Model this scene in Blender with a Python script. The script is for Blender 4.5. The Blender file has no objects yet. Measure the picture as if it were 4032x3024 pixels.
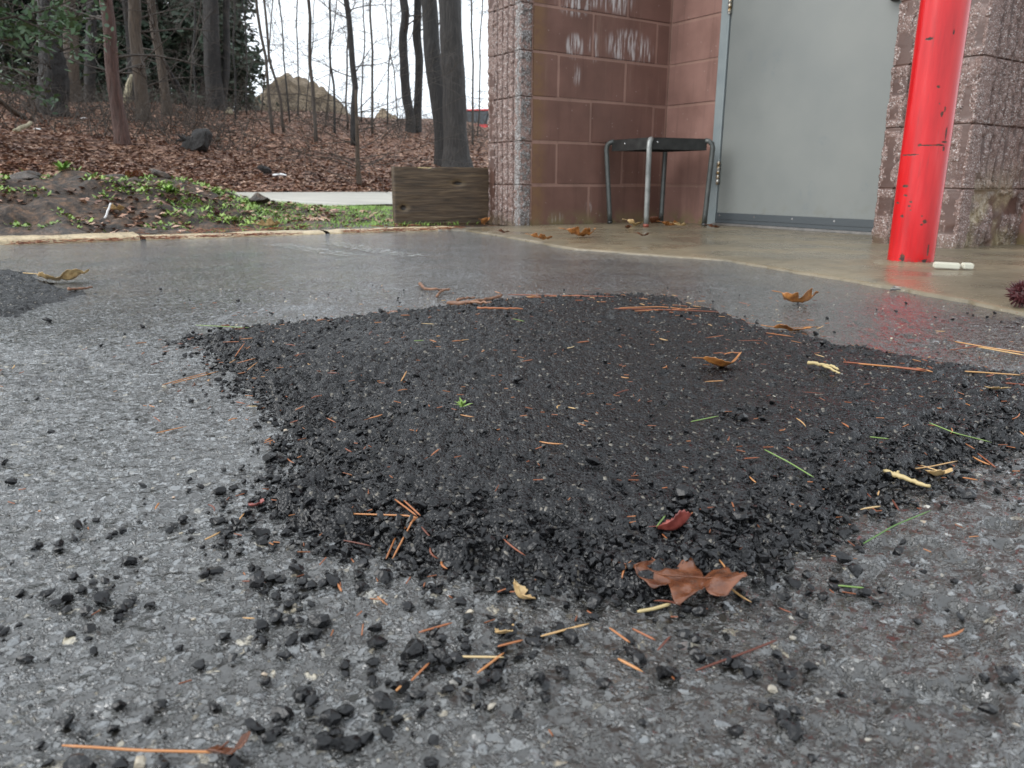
import bpy, bmesh, math, random
import numpy as np
from mathutils import Vector, Matrix

rad = math.radians
scene = bpy.context.scene
col = scene.collection

# ------------------------------------------------------------------ camera
FPX, CX, CY, CAM_H = 3028.0, 2016.0, 1512.0, 0.218
PITCH, ROLL = rad(14.74), rad(-0.34)
_c, _s, _cr, _sr = math.cos(PITCH), math.sin(PITCH), math.cos(ROLL), math.sin(ROLL)
_fw = Vector((0, _c, -_s)); _U = Vector((0, _s, _c)); _X = Vector((1, 0, 0))
_right = _cr * _X - _sr * _U
_up = _sr * _X + _cr * _U
cam_d = bpy.data.cameras.new('camera')
cam = bpy.data.objects.new('camera', cam_d)
col.objects.link(cam)
cam_d.sensor_width = 36.0
cam_d.lens = FPX / 4032 * 36.0
cam_d.clip_start, cam_d.clip_end = 0.01, 500
_m = Matrix((_right, _up, -_fw)).transposed().to_4x4()
_m.translation = Vector((0, 0, CAM_H))
cam.matrix_world = _m
cam_d.dof.use_dof = True
cam_d.dof.focus_distance = 0.80
cam_d.dof.aperture_fstop = 19.0
scene.camera = cam

# ------------------------------------------------------------------ sky, sun, exposure
SUN_EL, SUN_AZ = rad(38), rad(-108)      # soft light from the left, slightly behind the camera
world = bpy.data.worlds.new('World')
scene.world = world
world.use_nodes = True
wn, wl = world.node_tree.nodes, world.node_tree.links
bg = wn['Background']
sky = wn.new('ShaderNodeTexSky')
sky.sky_type = 'NISHITA'
sky.sun_disc = False
sky.sun_elevation = SUN_EL
sky.sun_rotation = SUN_AZ
sky.air_density, sky.dust_density = 1.0, 3.0
hs = wn.new('ShaderNodeHueSaturation'); hs.inputs['Saturation'].default_value = 0.12
wl.new(sky.outputs[0], hs.inputs['Color'])
cloud = wn.new('ShaderNodeTexNoise'); cloud.inputs['Scale'].default_value = 2.2; cloud.inputs['Detail'].default_value = 3
cr_ = wn.new('ShaderNodeValToRGB')
cr_.color_ramp.elements[0].position, cr_.color_ramp.elements[0].color = 0.3, (0.80, 0.875, 0.96, 1)
cr_.color_ramp.elements[1].position, cr_.color_ramp.elements[1].color = 0.7, (0.91, 0.96, 1.0, 1)
wl.new(cloud.outputs[0], cr_.inputs[0])
sc_ = wn.new('ShaderNodeVectorMath'); sc_.operation = 'SCALE'; sc_.inputs['Scale'].default_value = 12.5
wl.new(cr_.outputs[0], sc_.inputs[0])
mx = wn.new('ShaderNodeMix'); mx.data_type = 'RGBA'; mx.inputs[0].default_value = 0.8
wl.new(hs.outputs[0], mx.inputs[6]); wl.new(sc_.outputs[0], mx.inputs[7])
wl.new(mx.outputs[2], bg.inputs['Color'])
bg.inputs['Strength'].default_value = 0.10

sun_d = bpy.data.lights.new('sun', 'SUN')
sun = bpy.data.objects.new('sun', sun_d); col.objects.link(sun)
sun_d.energy, sun_d.angle, sun_d.color = 1.5, rad(50), (1.0, 0.98, 0.95)
_sd = Vector((math.sin(SUN_AZ) * math.cos(SUN_EL), math.cos(SUN_AZ) * math.cos(SUN_EL), math.sin(SUN_EL)))
sun.rotation_euler = _sd.to_track_quat('Z', 'Y').to_euler()

vs = scene.view_settings
vs.view_transform, vs.look, vs.gamma, vs.exposure = 'Standard', 'None', 1.0, 0.7
vs.use_curve_mapping = False
scene.cycles.use_denoising = True
scene.cycles.max_bounces = 6
scene.cycles.diffuse_bounces = 3
scene.cycles.glossy_bounces = 3
scene.cycles.transparent_max_bounces = 6

# ------------------------------------------------------------------ geometry helpers
def ray(X, Y):
    a, b = (X - CX) / FPX, (CY - Y) / FPX
    x, up = a * _cr + b * _sr, -a * _sr + b * _cr
    return np.array([x, _c + up * _s, -_s + up * _c])
def gp(X, Y, z=0.0):
    """point where the pixel's ray meets the level z"""
    d = ray(X, Y)
    p = d * ((z - CAM_H) / d[2]); p[2] = z
    return p
def at(X, Y, D):
    d = ray(X, Y); p = d * (D / d[1]); p[2] += CAM_H
    return p
rng = np.random.default_rng(7)
random.seed(7)
_tab = np.random.default_rng(3).random((256, 256))
def hsh(i, j, k=0):
    return _tab[(i * 37 + j * 11 + k * 53) & 255, (j * 29 + i * 7 + k * 97 + 13) & 255]
def vnoise(x, y, k=0):
    x, y = np.asarray(x, float), np.asarray(y, float)
    i, j = np.floor(x).astype(int), np.floor(y).astype(int)
    fx, fy = x - i, y - j
    fx, fy = fx * fx * (3 - 2 * fx), fy * fy * (3 - 2 * fy)
    return (hsh(i, j, k) * (1 - fx) + hsh(i + 1, j, k) * fx) * (1 - fy) + (hsh(i, j + 1, k) * (1 - fx) + hsh(i + 1, j + 1, k) * fx) * fy
def fbm(x, y, k=0, o=4):
    v, a, t = 0, 1.0, 0
    for n in range(o):
        v = v + a * vnoise(x * 2 ** n, y * 2 ** n, k + n); t += a; a *= 0.5
    return v / t
def worley(x, y, k=0):
    x, y = np.asarray(x, float), np.asarray(y, float)
    i0, j0 = np.floor(x).astype(int), np.floor(y).astype(int)
    f1 = np.full(x.shape, 9.0); f2 = np.full(x.shape, 9.0); idr = np.zeros(x.shape)
    for di in (-1, 0, 1):
        for dj in (-1, 0, 1):
            i, j = i0 + di, j0 + dj
            d = np.hypot(i + hsh(i, j, k) - x, j + hsh(i, j, k + 1) - y)
            new = d < f1
            f2 = np.where(new, f1, np.minimum(f2, d))
            idr = np.where(new, hsh(i, j, k + 2), idr)
            f1 = np.where(new, d, f1)
    return f1, f2, idr
def smooth(a, b, x):
    t = np.clip((np.asarray(x, float) - a) / (b - a), 0, 1)
    return t * t * (3 - 2 * t)

def mk(name, V, faces, m, parent=None, smooth_=True, attr=None):
    """one mesh object from vertex and face arrays"""
    V = np.asarray(V, np.float32)
    faces = [np.asarray(f, np.int32) for f in faces if len(f)]
    me = bpy.data.meshes.new(name)
    me.vertices.add(len(V)); me.vertices.foreach_set('co', V.ravel())
    tot = np.concatenate([np.full(len(f), f.shape[1], np.int32) for f in faces])
    loops = np.concatenate([f.ravel() for f in faces])
    me.loops.add(len(loops)); me.loops.foreach_set('vertex_index', loops)
    me.polygons.add(len(tot))
    st = np.concatenate([[0], np.cumsum(tot)[:-1]]).astype(np.int32)
    me.polygons.foreach_set('loop_start', st)
    me.polygons.foreach_set('use_smooth', np.full(len(tot), smooth_, bool))
    me.update(calc_edges=True)
    if attr is not None:
        a = me.attributes.new(attr[0], 'FLOAT', 'POINT'); a.data.foreach_set('value', np.asarray(attr[1], np.float32))
    if m: me.materials.append(m)
    o = bpy.data.objects.new(name, me); col.objects.link(o)
    if parent: o.parent = parent
    return o
class MB:
    def __init__(s): s.V, s.Q, s.T, s.n = [], [], [], 0
    def add(s, V, Q=None, T=None):
        V = np.asarray(V, float)
        if Q is not None and len(Q): s.Q.append(np.asarray(Q) + s.n)
        if T is not None and len(T): s.T.append(np.asarray(T) + s.n)
        s.V.append(V); s.n += len(V)
    def box(s, o, ex, ey, ez):
        o, ex, ey, ez = (np.asarray(q, float) for q in (o, ex, ey, ez))
        V = [o, o + ex, o + ex + ey, o + ey, o + ez, o + ex + ez, o + ex + ey + ez, o + ey + ez]
        s.add(V, [(0, 3, 2, 1), (4, 5, 6, 7), (0, 1, 5, 4), (1, 2, 6, 5), (2, 3, 7, 6), (3, 0, 4, 7)])
    def tube(s, pts, r, n=6, cap=True):
        P = np.asarray(pts, float); k = len(P); r = np.broadcast_to(np.asarray(r, float), (k,))
        T = np.gradient(P, axis=0); T /= np.linalg.norm(T, axis=1)[:, None] + 1e-12
        a = np.array([0, 0, 1.0]) if abs(T[0][2]) < 0.9 else np.array([1.0, 0, 0])
        u = np.cross(T[0], a); u /= np.linalg.norm(u)
        th = np.arange(n) * 2 * np.pi / n
        V = []
        for i in range(k):
            u = u - T[i] * np.dot(u, T[i]); u /= np.linalg.norm(u) + 1e-12
            w = np.cross(T[i], u)
            V.append(P[i] + r[i] * (np.cos(th)[:, None] * u + np.sin(th)[:, None] * w))
        V = np.concatenate(V)
        i, j = np.meshgrid(np.arange(k - 1), np.arange(n), indexing='ij'); i, j = i.ravel(), j.ravel()
        Q = np.stack([i * n + j, i * n + (j + 1) % n, (i + 1) * n + (j + 1) % n, (i + 1) * n + j], 1)
        Tt = []
        if cap:
            V = np.concatenate([V, P[:1], P[-1:]])
            for q in range(n):
                Tt.append((k * n, (q + 1) % n, q)); Tt.append((k * n + 1, (k - 1) * n + q, (k - 1) * n + (q + 1) % n))
        s.add(V, Q, Tt)
    def build(s, name, m, parent=None, smooth_=True):
        f = ([np.concatenate(s.Q)] if s.Q else []) + ([np.concatenate(s.T)] if s.T else [])
        return mk(name, np.concatenate(s.V), f, m, parent, smooth_)
def grid_quads(nx, ny, keep=None):
    i, j = np.meshgrid(np.arange(nx - 1), np.arange(ny - 1), indexing='ij')
    Q = np.stack([i * ny + j, (i + 1) * ny + j, (i + 1) * ny + j + 1, i * ny + j + 1], -1).reshape(-1, 4)
    return Q if keep is None else Q[keep.ravel()]
def tag(o, label=None, cat=None, group=None, kind=None):
    if label: o['label'] = label
    if cat: o['category'] = cat
    if group: o['group'] = group
    if kind: o['kind'] = kind
    return o
def empty(name, loc=(0, 0, 0)):
    o = bpy.data.objects.new(name, None); col.objects.link(o); o.location = loc
    o.empty_display_size = 0.05
    return o
def thing(name, loc, label, cat, group=None):
    return tag(empty(name, loc), label, cat, group)
def world_of(o):
    if o.parent is None: return o.matrix_basis.copy()
    return world_of(o.parent) @ o.matrix_parent_inverse @ o.matrix_basis
def keep_world(o, root):
    """parent a mesh that was built in world coordinates"""
    o.parent = root
    o.matrix_parent_inverse = world_of(root).inverted()
    return o

# ------------------------------------------------------------------ materials
class M:
    def __init__(s, name, rough=0.5, base=(0.5, 0.5, 0.5), spec=0.5):
        s.m = bpy.data.materials.new(name); s.m.use_nodes = True
        s.nt = s.m.node_tree; s.b = s.nt.nodes['Principled BSDF']
        s.b.inputs['Base Color'].default_value = (*base, 1)
        s.b.inputs['Roughness'].default_value = rough
        s.b.inputs['Specular IOR Level'].default_value = spec
    def n(s, t, ins=None, **kw):
        x = s.nt.nodes.new('ShaderNode' + t)
        for k, v in kw.items(): setattr(x, k, v)
        for k, v in (ins or {}).items():
            if isinstance(v, bpy.types.NodeSocket): s.nt.links.new(v, x.inputs[k])
            else: x.inputs[k].default_value = v
        return x
    def pos(s): return s.n('NewGeometry').outputs['Position']
    def noise(s, scale, detail=4, vec=None, rough=0.55, dist=0.0):
        return s.n('TexNoise', {'Vector': vec if vec is not None else s.pos(), 'Scale': scale, 'Detail': detail, 'Roughness': rough, 'Distortion': dist}).outputs[0]
    def vor(s, scale, vec=None, feature='F1'):
        return s.n('TexVoronoi', {'Vector': vec if vec is not None else s.pos(), 'Scale': scale}, feature=feature)
    def ramp(s, fac, stops, mode='LINEAR'):
        x = s.n('ValToRGB', {0: fac}); e = x.color_ramp.elements; x.color_ramp.interpolation = mode
        while len(e) < len(stops): e.new(0.5)
        for q, (p, c) in zip(e, stops):
            q.position = p; q.color = (*c, 1) if len(c) == 3 else c
        return x.outputs[0]
    def val(s, fac, a, b, lo=0.0, hi=1.0):
        return s.n('MapRange', {0: fac, 1: a, 2: b, 3: lo, 4: hi}, interpolation_type='SMOOTHSTEP').outputs[0]
    def mix(s, f, a, b, mode='MIX'):
        x = s.n('Mix', data_type='RGBA', blend_type=mode)
        for i, v in ((0, f), (6, a), (7, b)):
            if isinstance(v, bpy.types.NodeSocket): s.nt.links.new(v, x.inputs[i])
            elif i == 0: x.inputs[0].default_value = v
            else: x.inputs[i].default_value = (*v, 1)
        return x.outputs[2]
    def math(s, op, a, b=0.0, c=None):
        x = s.n('Math', {0: a, 1: b}, operation=op)
        if c is not None:
            if isinstance(c, bpy.types.NodeSocket): s.nt.links.new(c, x.inputs[2])
            else: x.inputs[2].default_value = c
        return x.outputs[0]
    def dot(s, vec, d, off=(0, 0, 0)):
        a = s.n('VectorMath', {0: vec, 1: off}, operation='SUBTRACT').outputs[0]
        return s.n('VectorMath', {0: a, 1: d}, operation='DOT_PRODUCT').outputs['Value']
    def scl(s, vec, f):
        return s.n('VectorMath', {0: vec, 1: f}, operation='MULTIPLY').outputs[0]
    def bump(s, h, strength=0.5, dist=0.002, prev=None):
        x = s.n('Bump', {'Height': h, 'Strength': strength, 'Distance': dist})
        if prev is not None: s.nt.links.new(prev, x.inputs['Normal'])
        return x.outputs[0]
    def set(s, **kw):
        names = {'color': 'Base Color', 'rough': 'Roughness', 'normal': 'Normal', 'alpha': 'Alpha', 'coat': 'Coat Weight', 'coatr': 'Coat Roughness', 'metal': 'Metallic'}
        for k, v in kw.items():
            i = s.b.inputs[names[k]]
            if isinstance(v, bpy.types.NodeSocket): s.nt.links.new(v, i)
            else: i.default_value = v
        return s
    def rnd(s): return s.n('ObjectInfo').outputs['Random']

MT = {}
# old worn asphalt, wet: flat topped stones under a water film, dark silt in the gaps
def facet_normal(m, prev, rgb, k, mask=None):
    """tilt every stone's face a little its own way"""
    d = m.n('VectorMath', {0: rgb, 1: (0.5, 0.5, 0.5)}, operation='SUBTRACT').outputs[0]
    d = m.scl(d, (k, k, k * 0.2))
    if mask is not None: d = m.n('VectorMath', {0: d, 'Scale': mask}, operation='SCALE').outputs[0]
    x = m.n('VectorMath', {0: prev, 1: d}, operation='ADD').outputs[0]
    return m.n('VectorMath', {0: x}, operation='NORMALIZE').outputs[0]
a = M('wet_asphalt'); P = a.pos()
wob = a.n('VectorMath', {0: P, 1: a.scl(a.n('TexNoise', {'Vector': P, 'Scale': 170.0, 'Detail': 3.0}).outputs[1], (0.005, 0.005, 0.005))}, operation='ADD').outputs[0]
v1 = a.vor(150, wob); e1 = a.vor(150, wob, 'DISTANCE_TO_EDGE').outputs['Distance']
v2 = a.vor(340, wob); e2 = a.vor(340, wob, 'DISTANCE_TO_EDGE').outputs['Distance']
s1 = a.n('SeparateColor', {0: v1.outputs['Color']}).outputs[0]
s2 = a.n('SeparateColor', {0: v2.outputs['Color']}).outputs[1]
sel = a.val(a.noise(75, 3, P), 0.46, 0.54)
c1 = a.ramp(s1, [(0, (0.040, 0.040, 0.038)), (0.4, (0.085, 0.089, 0.091)), (0.85, (0.140, 0.149, 0.155)), (0.955, (0.17, 0.168, 0.158)), (0.985, (0.44, 0.39, 0.29))])
c2 = a.ramp(s2, [(0, (0.025, 0.023, 0.020)), (0.5, (0.075, 0.078, 0.078)), (0.94, (0.145, 0.150, 0.150)), (1, (0.32, 0.28, 0.21))])
cc = a.mix(sel, c1, c2); cc = a.mix(a.math('MULTIPLY', a.val(a.noise(480, 3, P), 0.45, 0.62), 0.5), cc, (0.035, 0.034, 0.031))
gapw = a.val(a.noise(260, 2, P), 0.40, 0.66, 0.02, 0.30)
top1 = a.math('SMOOTH_MIN', a.math('DIVIDE', e1, gapw), 1.0, 0.1); top2 = a.math('SMOOTH_MIN', a.math('DIVIDE', e2, gapw), 1.0, 0.1)
top = a.n('Mix', {0: sel, 2: top1, 3: top2}).outputs[0]
big = a.noise(3.0, 4, P); pit = a.val(a.noise(135, 4, wob, 0.65), 0.515, 0.565)
worn = a.math('MULTIPLY', a.val(a.noise(5, 3, P), 0.40, 0.62), a.val(a.dot(P, (-0.86, 0.5, 0.0), (0.0, 0.5, 0.0)), -0.35, 0.25))  # stands for the sky's reflection on the left, painted into the stone colour
top = a.math('MULTIPLY', top, a.math('SUBTRACT', 1.0, pit))
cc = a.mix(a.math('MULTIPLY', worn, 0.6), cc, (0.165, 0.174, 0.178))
silt_refl = a.val(a.math('ADD', a.dot(P, (0.86, -0.5, 0.0), (0.02, 0.45, 0.0)), a.math('MULTIPLY', a.math('SUBTRACT', a.noise(4, 4, P), 0.5), 0.6)), -0.15, 0.25)  # brown deposit plus the building's dark reflection, painted in on its side
cc = a.mix(a.math('MULTIPLY', silt_refl, a.val(s1, 0.85, 0.6, 0.1, 0.75)), cc, (0.030, 0.026, 0.020))
cc = a.mix(top, (0.009, 0.008, 0.006), cc)
ck = a.n('TexVoronoi', {'Vector': a.n('VectorMath', {0: P, 1: a.scl(a.n('TexNoise', {'Vector': P, 'Scale': 14.0}).outputs[1], (0.12, 0.12, 0))}, operation='ADD').outputs[0], 'Scale': 5.0}, feature='DISTANCE_TO_EDGE').outputs[0]
ckm = a.math('MULTIPLY', a.val(ck, 0.035, 0.0), a.val(a.noise(1.7, 2, P), 0.5, 0.62))
cc = a.mix(ckm, cc, (0.010, 0.009, 0.008))
hh = a.math('ADD', top, a.math('MULTIPLY', ckm, -1.5))
nrm = a.bump(a.noise(60, 3, P), 0.7, 0.0035); nrm = a.bump(hh, 0.9, 0.0012, nrm); nrm = a.bump(a.noise(700, 2, P), 0.3, 0.0006, nrm)
nrm = facet_normal(a, nrm, a.mix(sel, v1.outputs['Color'], v2.outputs['Color']), 0.75, top)
a.set(color=cc, rough=a.val(top, 0.2, 0.8, 0.34, 0.16), normal=nrm, coat=1.0, coatr=0.13)
a.b.inputs['Specular IOR Level'].default_value = 0.7
a.nt.links.new(nrm, a.b.inputs['Coat Normal']); a.b.inputs['Coat IOR'].default_value = 1.52
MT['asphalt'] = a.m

# fresh tarry patch mix and its loose stones
def tar(name, sc=400, lo=0.003, hi=0.010, pale=True):
    t = M(name); P = t.pos()
    v = t.vor(sc, P); s_ = t.n('SeparateColor', {0: v.outputs['Color']}).outputs[0]
    stops = [(0, (lo, lo, lo * 1.15)), (0.8, (hi, hi * 1.02, hi * 1.15)), (0.955, (hi * 1.5, hi * 1.55, hi * 1.7))]
    if pale: stops += [(0.992, (0.16, 0.145, 0.12))]
    c = t.ramp(s_, stops)
    nr = t.bump(t.math('MULTIPLY', v.outputs['Distance'], -1.0), 0.8 if pale else 0.3, 0.0016 if pale else 0.0006)
    nr = t.bump(t.noise(420, 3, P, 0.6), 0.5 if pale else 0.45, 0.0010 if pale else 0.0008, nr)
    if pale: nr = facet_normal(t, nr, v.outputs['Color'], 0.4)
    t.set(color=c, rough=t.val(t.noise(120, 3, P), 0.3, 0.7, 0.10, 0.22), normal=nr)
    t.b.inputs['Specular IOR Level'].default_value = 0.36
    return t.m
MT['tar'] = tar('fresh_patch_mix')
MT['tar_stone'] = tar('tar_coated_stone', 500, 0.003, 0.009, False)
t = M('pale_chip', 0.4); t.set(color=t.ramp(t.rnd(), [(0, (0.42, 0.36, 0.25)), (0.5, (0.5, 0.46, 0.38)), (1, (0.34, 0.2, 0.14))]))
MT['chip'] = t.m
t = M('mixed_pale_chips', 0.4); t.set(color=t.ramp(t.vor(70).outputs['Color'], [(0, (0.10, 0.10, 0.10)), (0.45, (0.22, 0.21, 0.19)), (0.8, (0.36, 0.31, 0.23)), (1, (0.3, 0.17, 0.12))]))
MT['chips'] = t.m

# concrete apron
c = M('wet_concrete'); P = c.pos()
n1, n2, n3 = c.noise(2.2, 5, P), c.noise(14, 5, P), c.noise(160, 3, P)
b0 = c.ramp(n1, [(0.3, (0.100, 0.085, 0.058)), (0.5, (0.155, 0.128, 0.085)), (0.7, (0.215, 0.172, 0.112))])
b0 = c.mix(c.val(n2, 0.5, 0.72, 0, 0.6), b0, (0.085, 0.075, 0.052))
b0 = c.mix(c.val(n3, 0.60, 0.75, 0, 0.35), b0, (0.09, 0.08, 0.06))
b0 = c.mix(c.val(c.noise(260, 2, P), 0.66, 0.74, 0, 0.7), b0, (0.5, 0.44, 0.33))
c.set(color=b0, rough=c.val(c.noise(5, 4, P), 0.35, 0.65, 0.20, 0.42), normal=c.bump(c.math('ADD', n3, c.math('MULTIPLY', n2, 2.0)), 0.35, 0.0015))
MT['concrete'] = c.m
c = M('kerb_concrete'); P = c.pos()
n2 = c.noise(18, 5, P)
b0 = c.ramp(n2, [(0.3, (0.30, 0.235, 0.14)), (0.6, (0.50, 0.40, 0.25)), (0.75, (0.56, 0.47, 0.30))])
b0 = c.mix(c.val(c.noise(90, 4, P), 0.52, 0.66, 0, 0.7), b0, (0.16, 0.12, 0.08))
c.set(color=b0, rough=0.42, normal=c.bump(c.noise(120, 4, P), 0.6, 0.004))
MT['kerb'] = c.m

# building frame of reference
AU = np.array([0.8396, 0.5433, 0.0]); AV = np.array([0.5433, -0.8396, 0.0]); AZ = np.array([0, 0, 1.0])
P0 = np.array([0.0338, 3.861, 0.0]); LA = 0.94
PI_ = P0 + LA * AU
C0 = np.array([1.3056, 2.8449, 0.0]); WC = 0.302; C1 = C0 + WC * AV

# painted smooth block
def painted(name, base, joint=False, stains=False):
    p = M(name); P = p.pos()
    n1 = p.noise(7, 4, P); n2 = p.noise(70, 4, P)
    c0 = tuple(q * 0.80 for q in base); c1 = tuple(min(1, q * 1.14) for q in base)
    cl = p.ramp(n1, [(0.3, c0), (0.7, c1)])
    cl = p.mix(p.math('MULTIPLY', p.rnd(), 0.22), cl, tuple(q * 0.75 for q in base))
    str_v = p.scl(P, (26, 26, 1.6))
    st = p.noise(1.0, 5, str_v)
    cl = p.mix(p.val(st, 0.52, 0.72, 0, 0.45), cl, tuple(q * 0.55 for q in base))
    cl = p.mix(p.val(st, 0.40, 0.26, 0, 0.35), cl, (0.36, 0.26, 0.20))
    hz = p.n('SeparateXYZ', {0: P}).outputs[2]
    low = p.math('MULTIPLY', p.val(hz, 0.10, 0.0), p.val(p.noise(16, 4, P), 0.35, 0.6))
    cl = p.mix(low, cl, (0.19, 0.15, 0.075))
    if stains:
        # lime bloom that ran down from the bed joints, and a rusty run beside the pier
        tt = p.dot(P, tuple(AU), tuple(P0))
        tot = None
        for (ct, cz, rt, rz, amt) in ((0.31, 0.855, 0.045, 0.05, 1.0), (0.43, 0.86, 0.03, 0.06, 0.9), (0.66, 0.885, 0.13, 0.065, 1.0), (0.74, 0.85, 0.06, 0.04, 1.0),
                                      (0.30, 1.04, 0.10, 0.05, 0.8), (0.40, 1.10, 0.14, 0.05, 1.0), (0.56, 1.09, 0.10, 0.06, 0.9), (0.33, 0.73, 0.03, 0.06, 0.6), (0.425, 0.09, 0.02, 0.03, 0.9), (0.22, 0.045, 0.05, 0.03, 0.6)):
            da = p.math('DIVIDE', p.math('SUBTRACT', tt, ct), rt); db = p.math('DIVIDE', p.math('SUBTRACT', hz, cz), rz)
            e = p.math('SUBTRACT', amt, p.math('MULTIPLY', p.math('ADD', p.math('MULTIPLY', da, da), p.math('MULTIPLY', db, db)), 0.5))
            tot = e if tot is None else p.math('MAXIMUM', tot, e)
        drip = p.noise(1.0, 5, p.scl(P, (85, 85, 9)))
        w = p.math('MULTIPLY', p.val(tot, 0.0, 0.8), p.val(drip, 0.44, 0.66))
        cl = p.mix(p.math('MULTIPLY', w, 0.85), cl, (0.62, 0.60, 0.60))
        run = p.math('MULTIPLY', p.val(tt, 0.055, 0.075), p.val(tt, 0.17, 0.10))
        cl = p.mix(p.math('MULTIPLY', run, p.val(p.noise(30, 3, P), 0.3, 0.6, 0.3, 0.85)), cl, (0.20, 0.115, 0.06))
    sp = p.vor(55, P)
    fleck = p.math('MULTIPLY', p.val(sp.outputs['Distance'], 0.16, 0.10), p.val(p.n('SeparateColor', {0: sp.outputs['Color']}).outputs[0], 0.86, 0.9))
    cl = p.mix(p.math('MULTIPLY', fleck, 0.6), cl, (0.55, 0.48, 0.45))
    p.set(color=cl, rough=p.val(n1, 0.3, 0.7, 0.30, 0.5), normal=p.bump(p.math('ADD', n2, p.math('MULTIPLY', fleck, 1.2)), 0.35, 0.002))
    return p.m
MT['block'] = painted('painted_brown_shaded', (0.185, 0.098, 0.078), stains=True)  # side wall's copy of the paint, darkened for its shade in the recess
MT['block_lit'] = painted('painted_brown_lit', (0.275, 0.155, 0.127))  # same paint made lighter because the back wall faces the open light
MT['joint'] = painted('painted_mortar', (0.33, 0.20, 0.16))

# fluted split face block
p = M('fluted_split_block'); P = p.pos()
rib = p.n('Attribute', attribute_name='rib').outputs['Fac']
fv = p.vor(300, P); fr = p.n('SeparateColor', {0: fv.outputs['Color']}).outputs[0]
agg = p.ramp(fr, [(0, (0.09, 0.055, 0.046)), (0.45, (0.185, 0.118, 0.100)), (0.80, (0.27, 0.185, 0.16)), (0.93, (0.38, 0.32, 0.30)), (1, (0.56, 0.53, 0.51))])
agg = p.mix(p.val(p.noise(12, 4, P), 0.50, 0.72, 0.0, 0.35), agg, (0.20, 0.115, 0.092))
gr = p.ramp(p.noise(9, 3, P), [(0.3, (0.070, 0.038, 0.030)), (0.7, (0.105, 0.058, 0.045))])  # brown groove paint, darkened further to imitate the shade between ribs
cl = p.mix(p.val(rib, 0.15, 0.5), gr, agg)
hz = p.n('SeparateXYZ', {0: P}).outputs[2]
wv = p.math('MULTIPLY', p.val(hz, 0.34, 0.05), p.val(p.noise(6, 4, P), 0.44, 0.60))
wv = p.math('MULTIPLY', wv, p.val(p.dot(P, tuple(AU), tuple(C1)), 0.0, 0.06))
cl = p.mix(p.math('MULTIPLY', wv, 0.9), cl, p.ramp(fr, [(0, (0.17, 0.13, 0.07)), (0.6, (0.34, 0.27, 0.16)), (1, (0.50, 0.44, 0.33))]))
cl = p.mix(p.math('MULTIPLY', p.val(hz, 0.09, 0.0), p.val(p.noise(14, 3, P), 0.4, 0.6, 0.2, 0.8)), cl, (0.10, 0.075, 0.04))
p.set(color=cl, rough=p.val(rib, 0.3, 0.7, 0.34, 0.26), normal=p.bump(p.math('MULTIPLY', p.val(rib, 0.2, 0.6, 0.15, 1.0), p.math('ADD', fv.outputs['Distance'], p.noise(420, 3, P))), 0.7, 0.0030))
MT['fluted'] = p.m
p = M('grey_split_strip'); P = p.pos()
fv = p.vor(240, P); fr = p.n('SeparateColor', {0: fv.outputs['Color']}).outputs[0]
cl = p.ramp(fr, [(0, (0.06, 0.045, 0.04)), (0.4, (0.15, 0.125, 0.115)), (0.8, (0.30, 0.285, 0.28)), (1, (0.58, 0.58, 0.58))])
p.set(color=cl, rough=0.35, normal=p.bump(fv.outputs['Distance'], 0.8, 0.004))
MT['strip'] = p.m

# door metal
d = M('grey_door_paint'); P = d.pos()
dn = d.noise(3.2, 5, P); tz_ = d.n('SeparateXYZ', {0: P}).outputs[2]
cl = d.ramp(dn, [(0.3, (0.168, 0.181, 0.175)), (0.7, (0.200, 0.211, 0.200))])
td = d.dot(P, tuple(AV), tuple(PI_))
sm = None
for (ct, cz, rt, rz) in ((0.635, 0.745, 0.018, 0.035), (0.70, 0.78, 0.035, 0.03), (0.69, 0.72, 0.012, 0.04), (0.55, 0.80, 0.015, 0.03), (1.215, 0.205, 0.022, 0.020), (0.96, 0.18, 0.02, 0.05), (0.90, 0.17, 0.012, 0.02), (0.95, 0.10, 0.03, 0.04), (1.17, 0.10, 0.012, 0.012), (1.0, 0.40, 0.03, 0.02), (0.50, 0.72, 0.012, 0.02)):
    e = d.math('SUBTRACT', 1.0, d.math('ADD', d.math('POWER', d.math('ABSOLUTE', d.math('DIVIDE', d.math('SUBTRACT', td, ct), rt)), 2.0), d.math('POWER', d.math('ABSOLUTE', d.math('DIVIDE', d.math('SUBTRACT', tz_, cz), rz)), 2.0)))
    sm = e if sm is None else d.math('MAXIMUM', sm, e)
smm = d.math('MULTIPLY', d.val(sm, -0.6, 0.8), d.val(d.noise(38, 4, P, dist=1.5), 0.42, 0.60))
cl = d.mix(d.math('MULTIPLY', smm, 0.38), cl, (0.14, 0.16, 0.17))
cl = d.mix(d.math('MULTIPLY', d.val(tz_, 0.18, 0.05), d.val(d.noise(26, 4, P), 0.5, 0.7, 0, 0.5)), cl, (0.15, 0.15, 0.13))
d.set(color=cl, rough=d.val(dn, 0.3, 0.7, 0.34, 0.46), normal=d.bump(d.noise(500, 2, P), 0.08, 0.0005))
MT['door'] = d.m
d = M('grey_frame_paint', 0.38); P = d.pos()
d.set(color=d.ramp(d.noise(10, 4, P), [(0.3, (0.20, 0.235, 0.245)), (0.7, (0.25, 0.285, 0.29))])); MT['frame'] = d.m
d = M('dark_sweep_rubber', 0.4, (0.055, 0.065, 0.072)); MT['sweep'] = d.m
d = M('threshold_metal', 0.35); d.set(color=d.ramp(d.noise(40, 3), [(0.3, (0.16, 0.155, 0.15)), (0.7, (0.25, 0.235, 0.22))]), metal=0.5); MT['threshold'] = d.m
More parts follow.
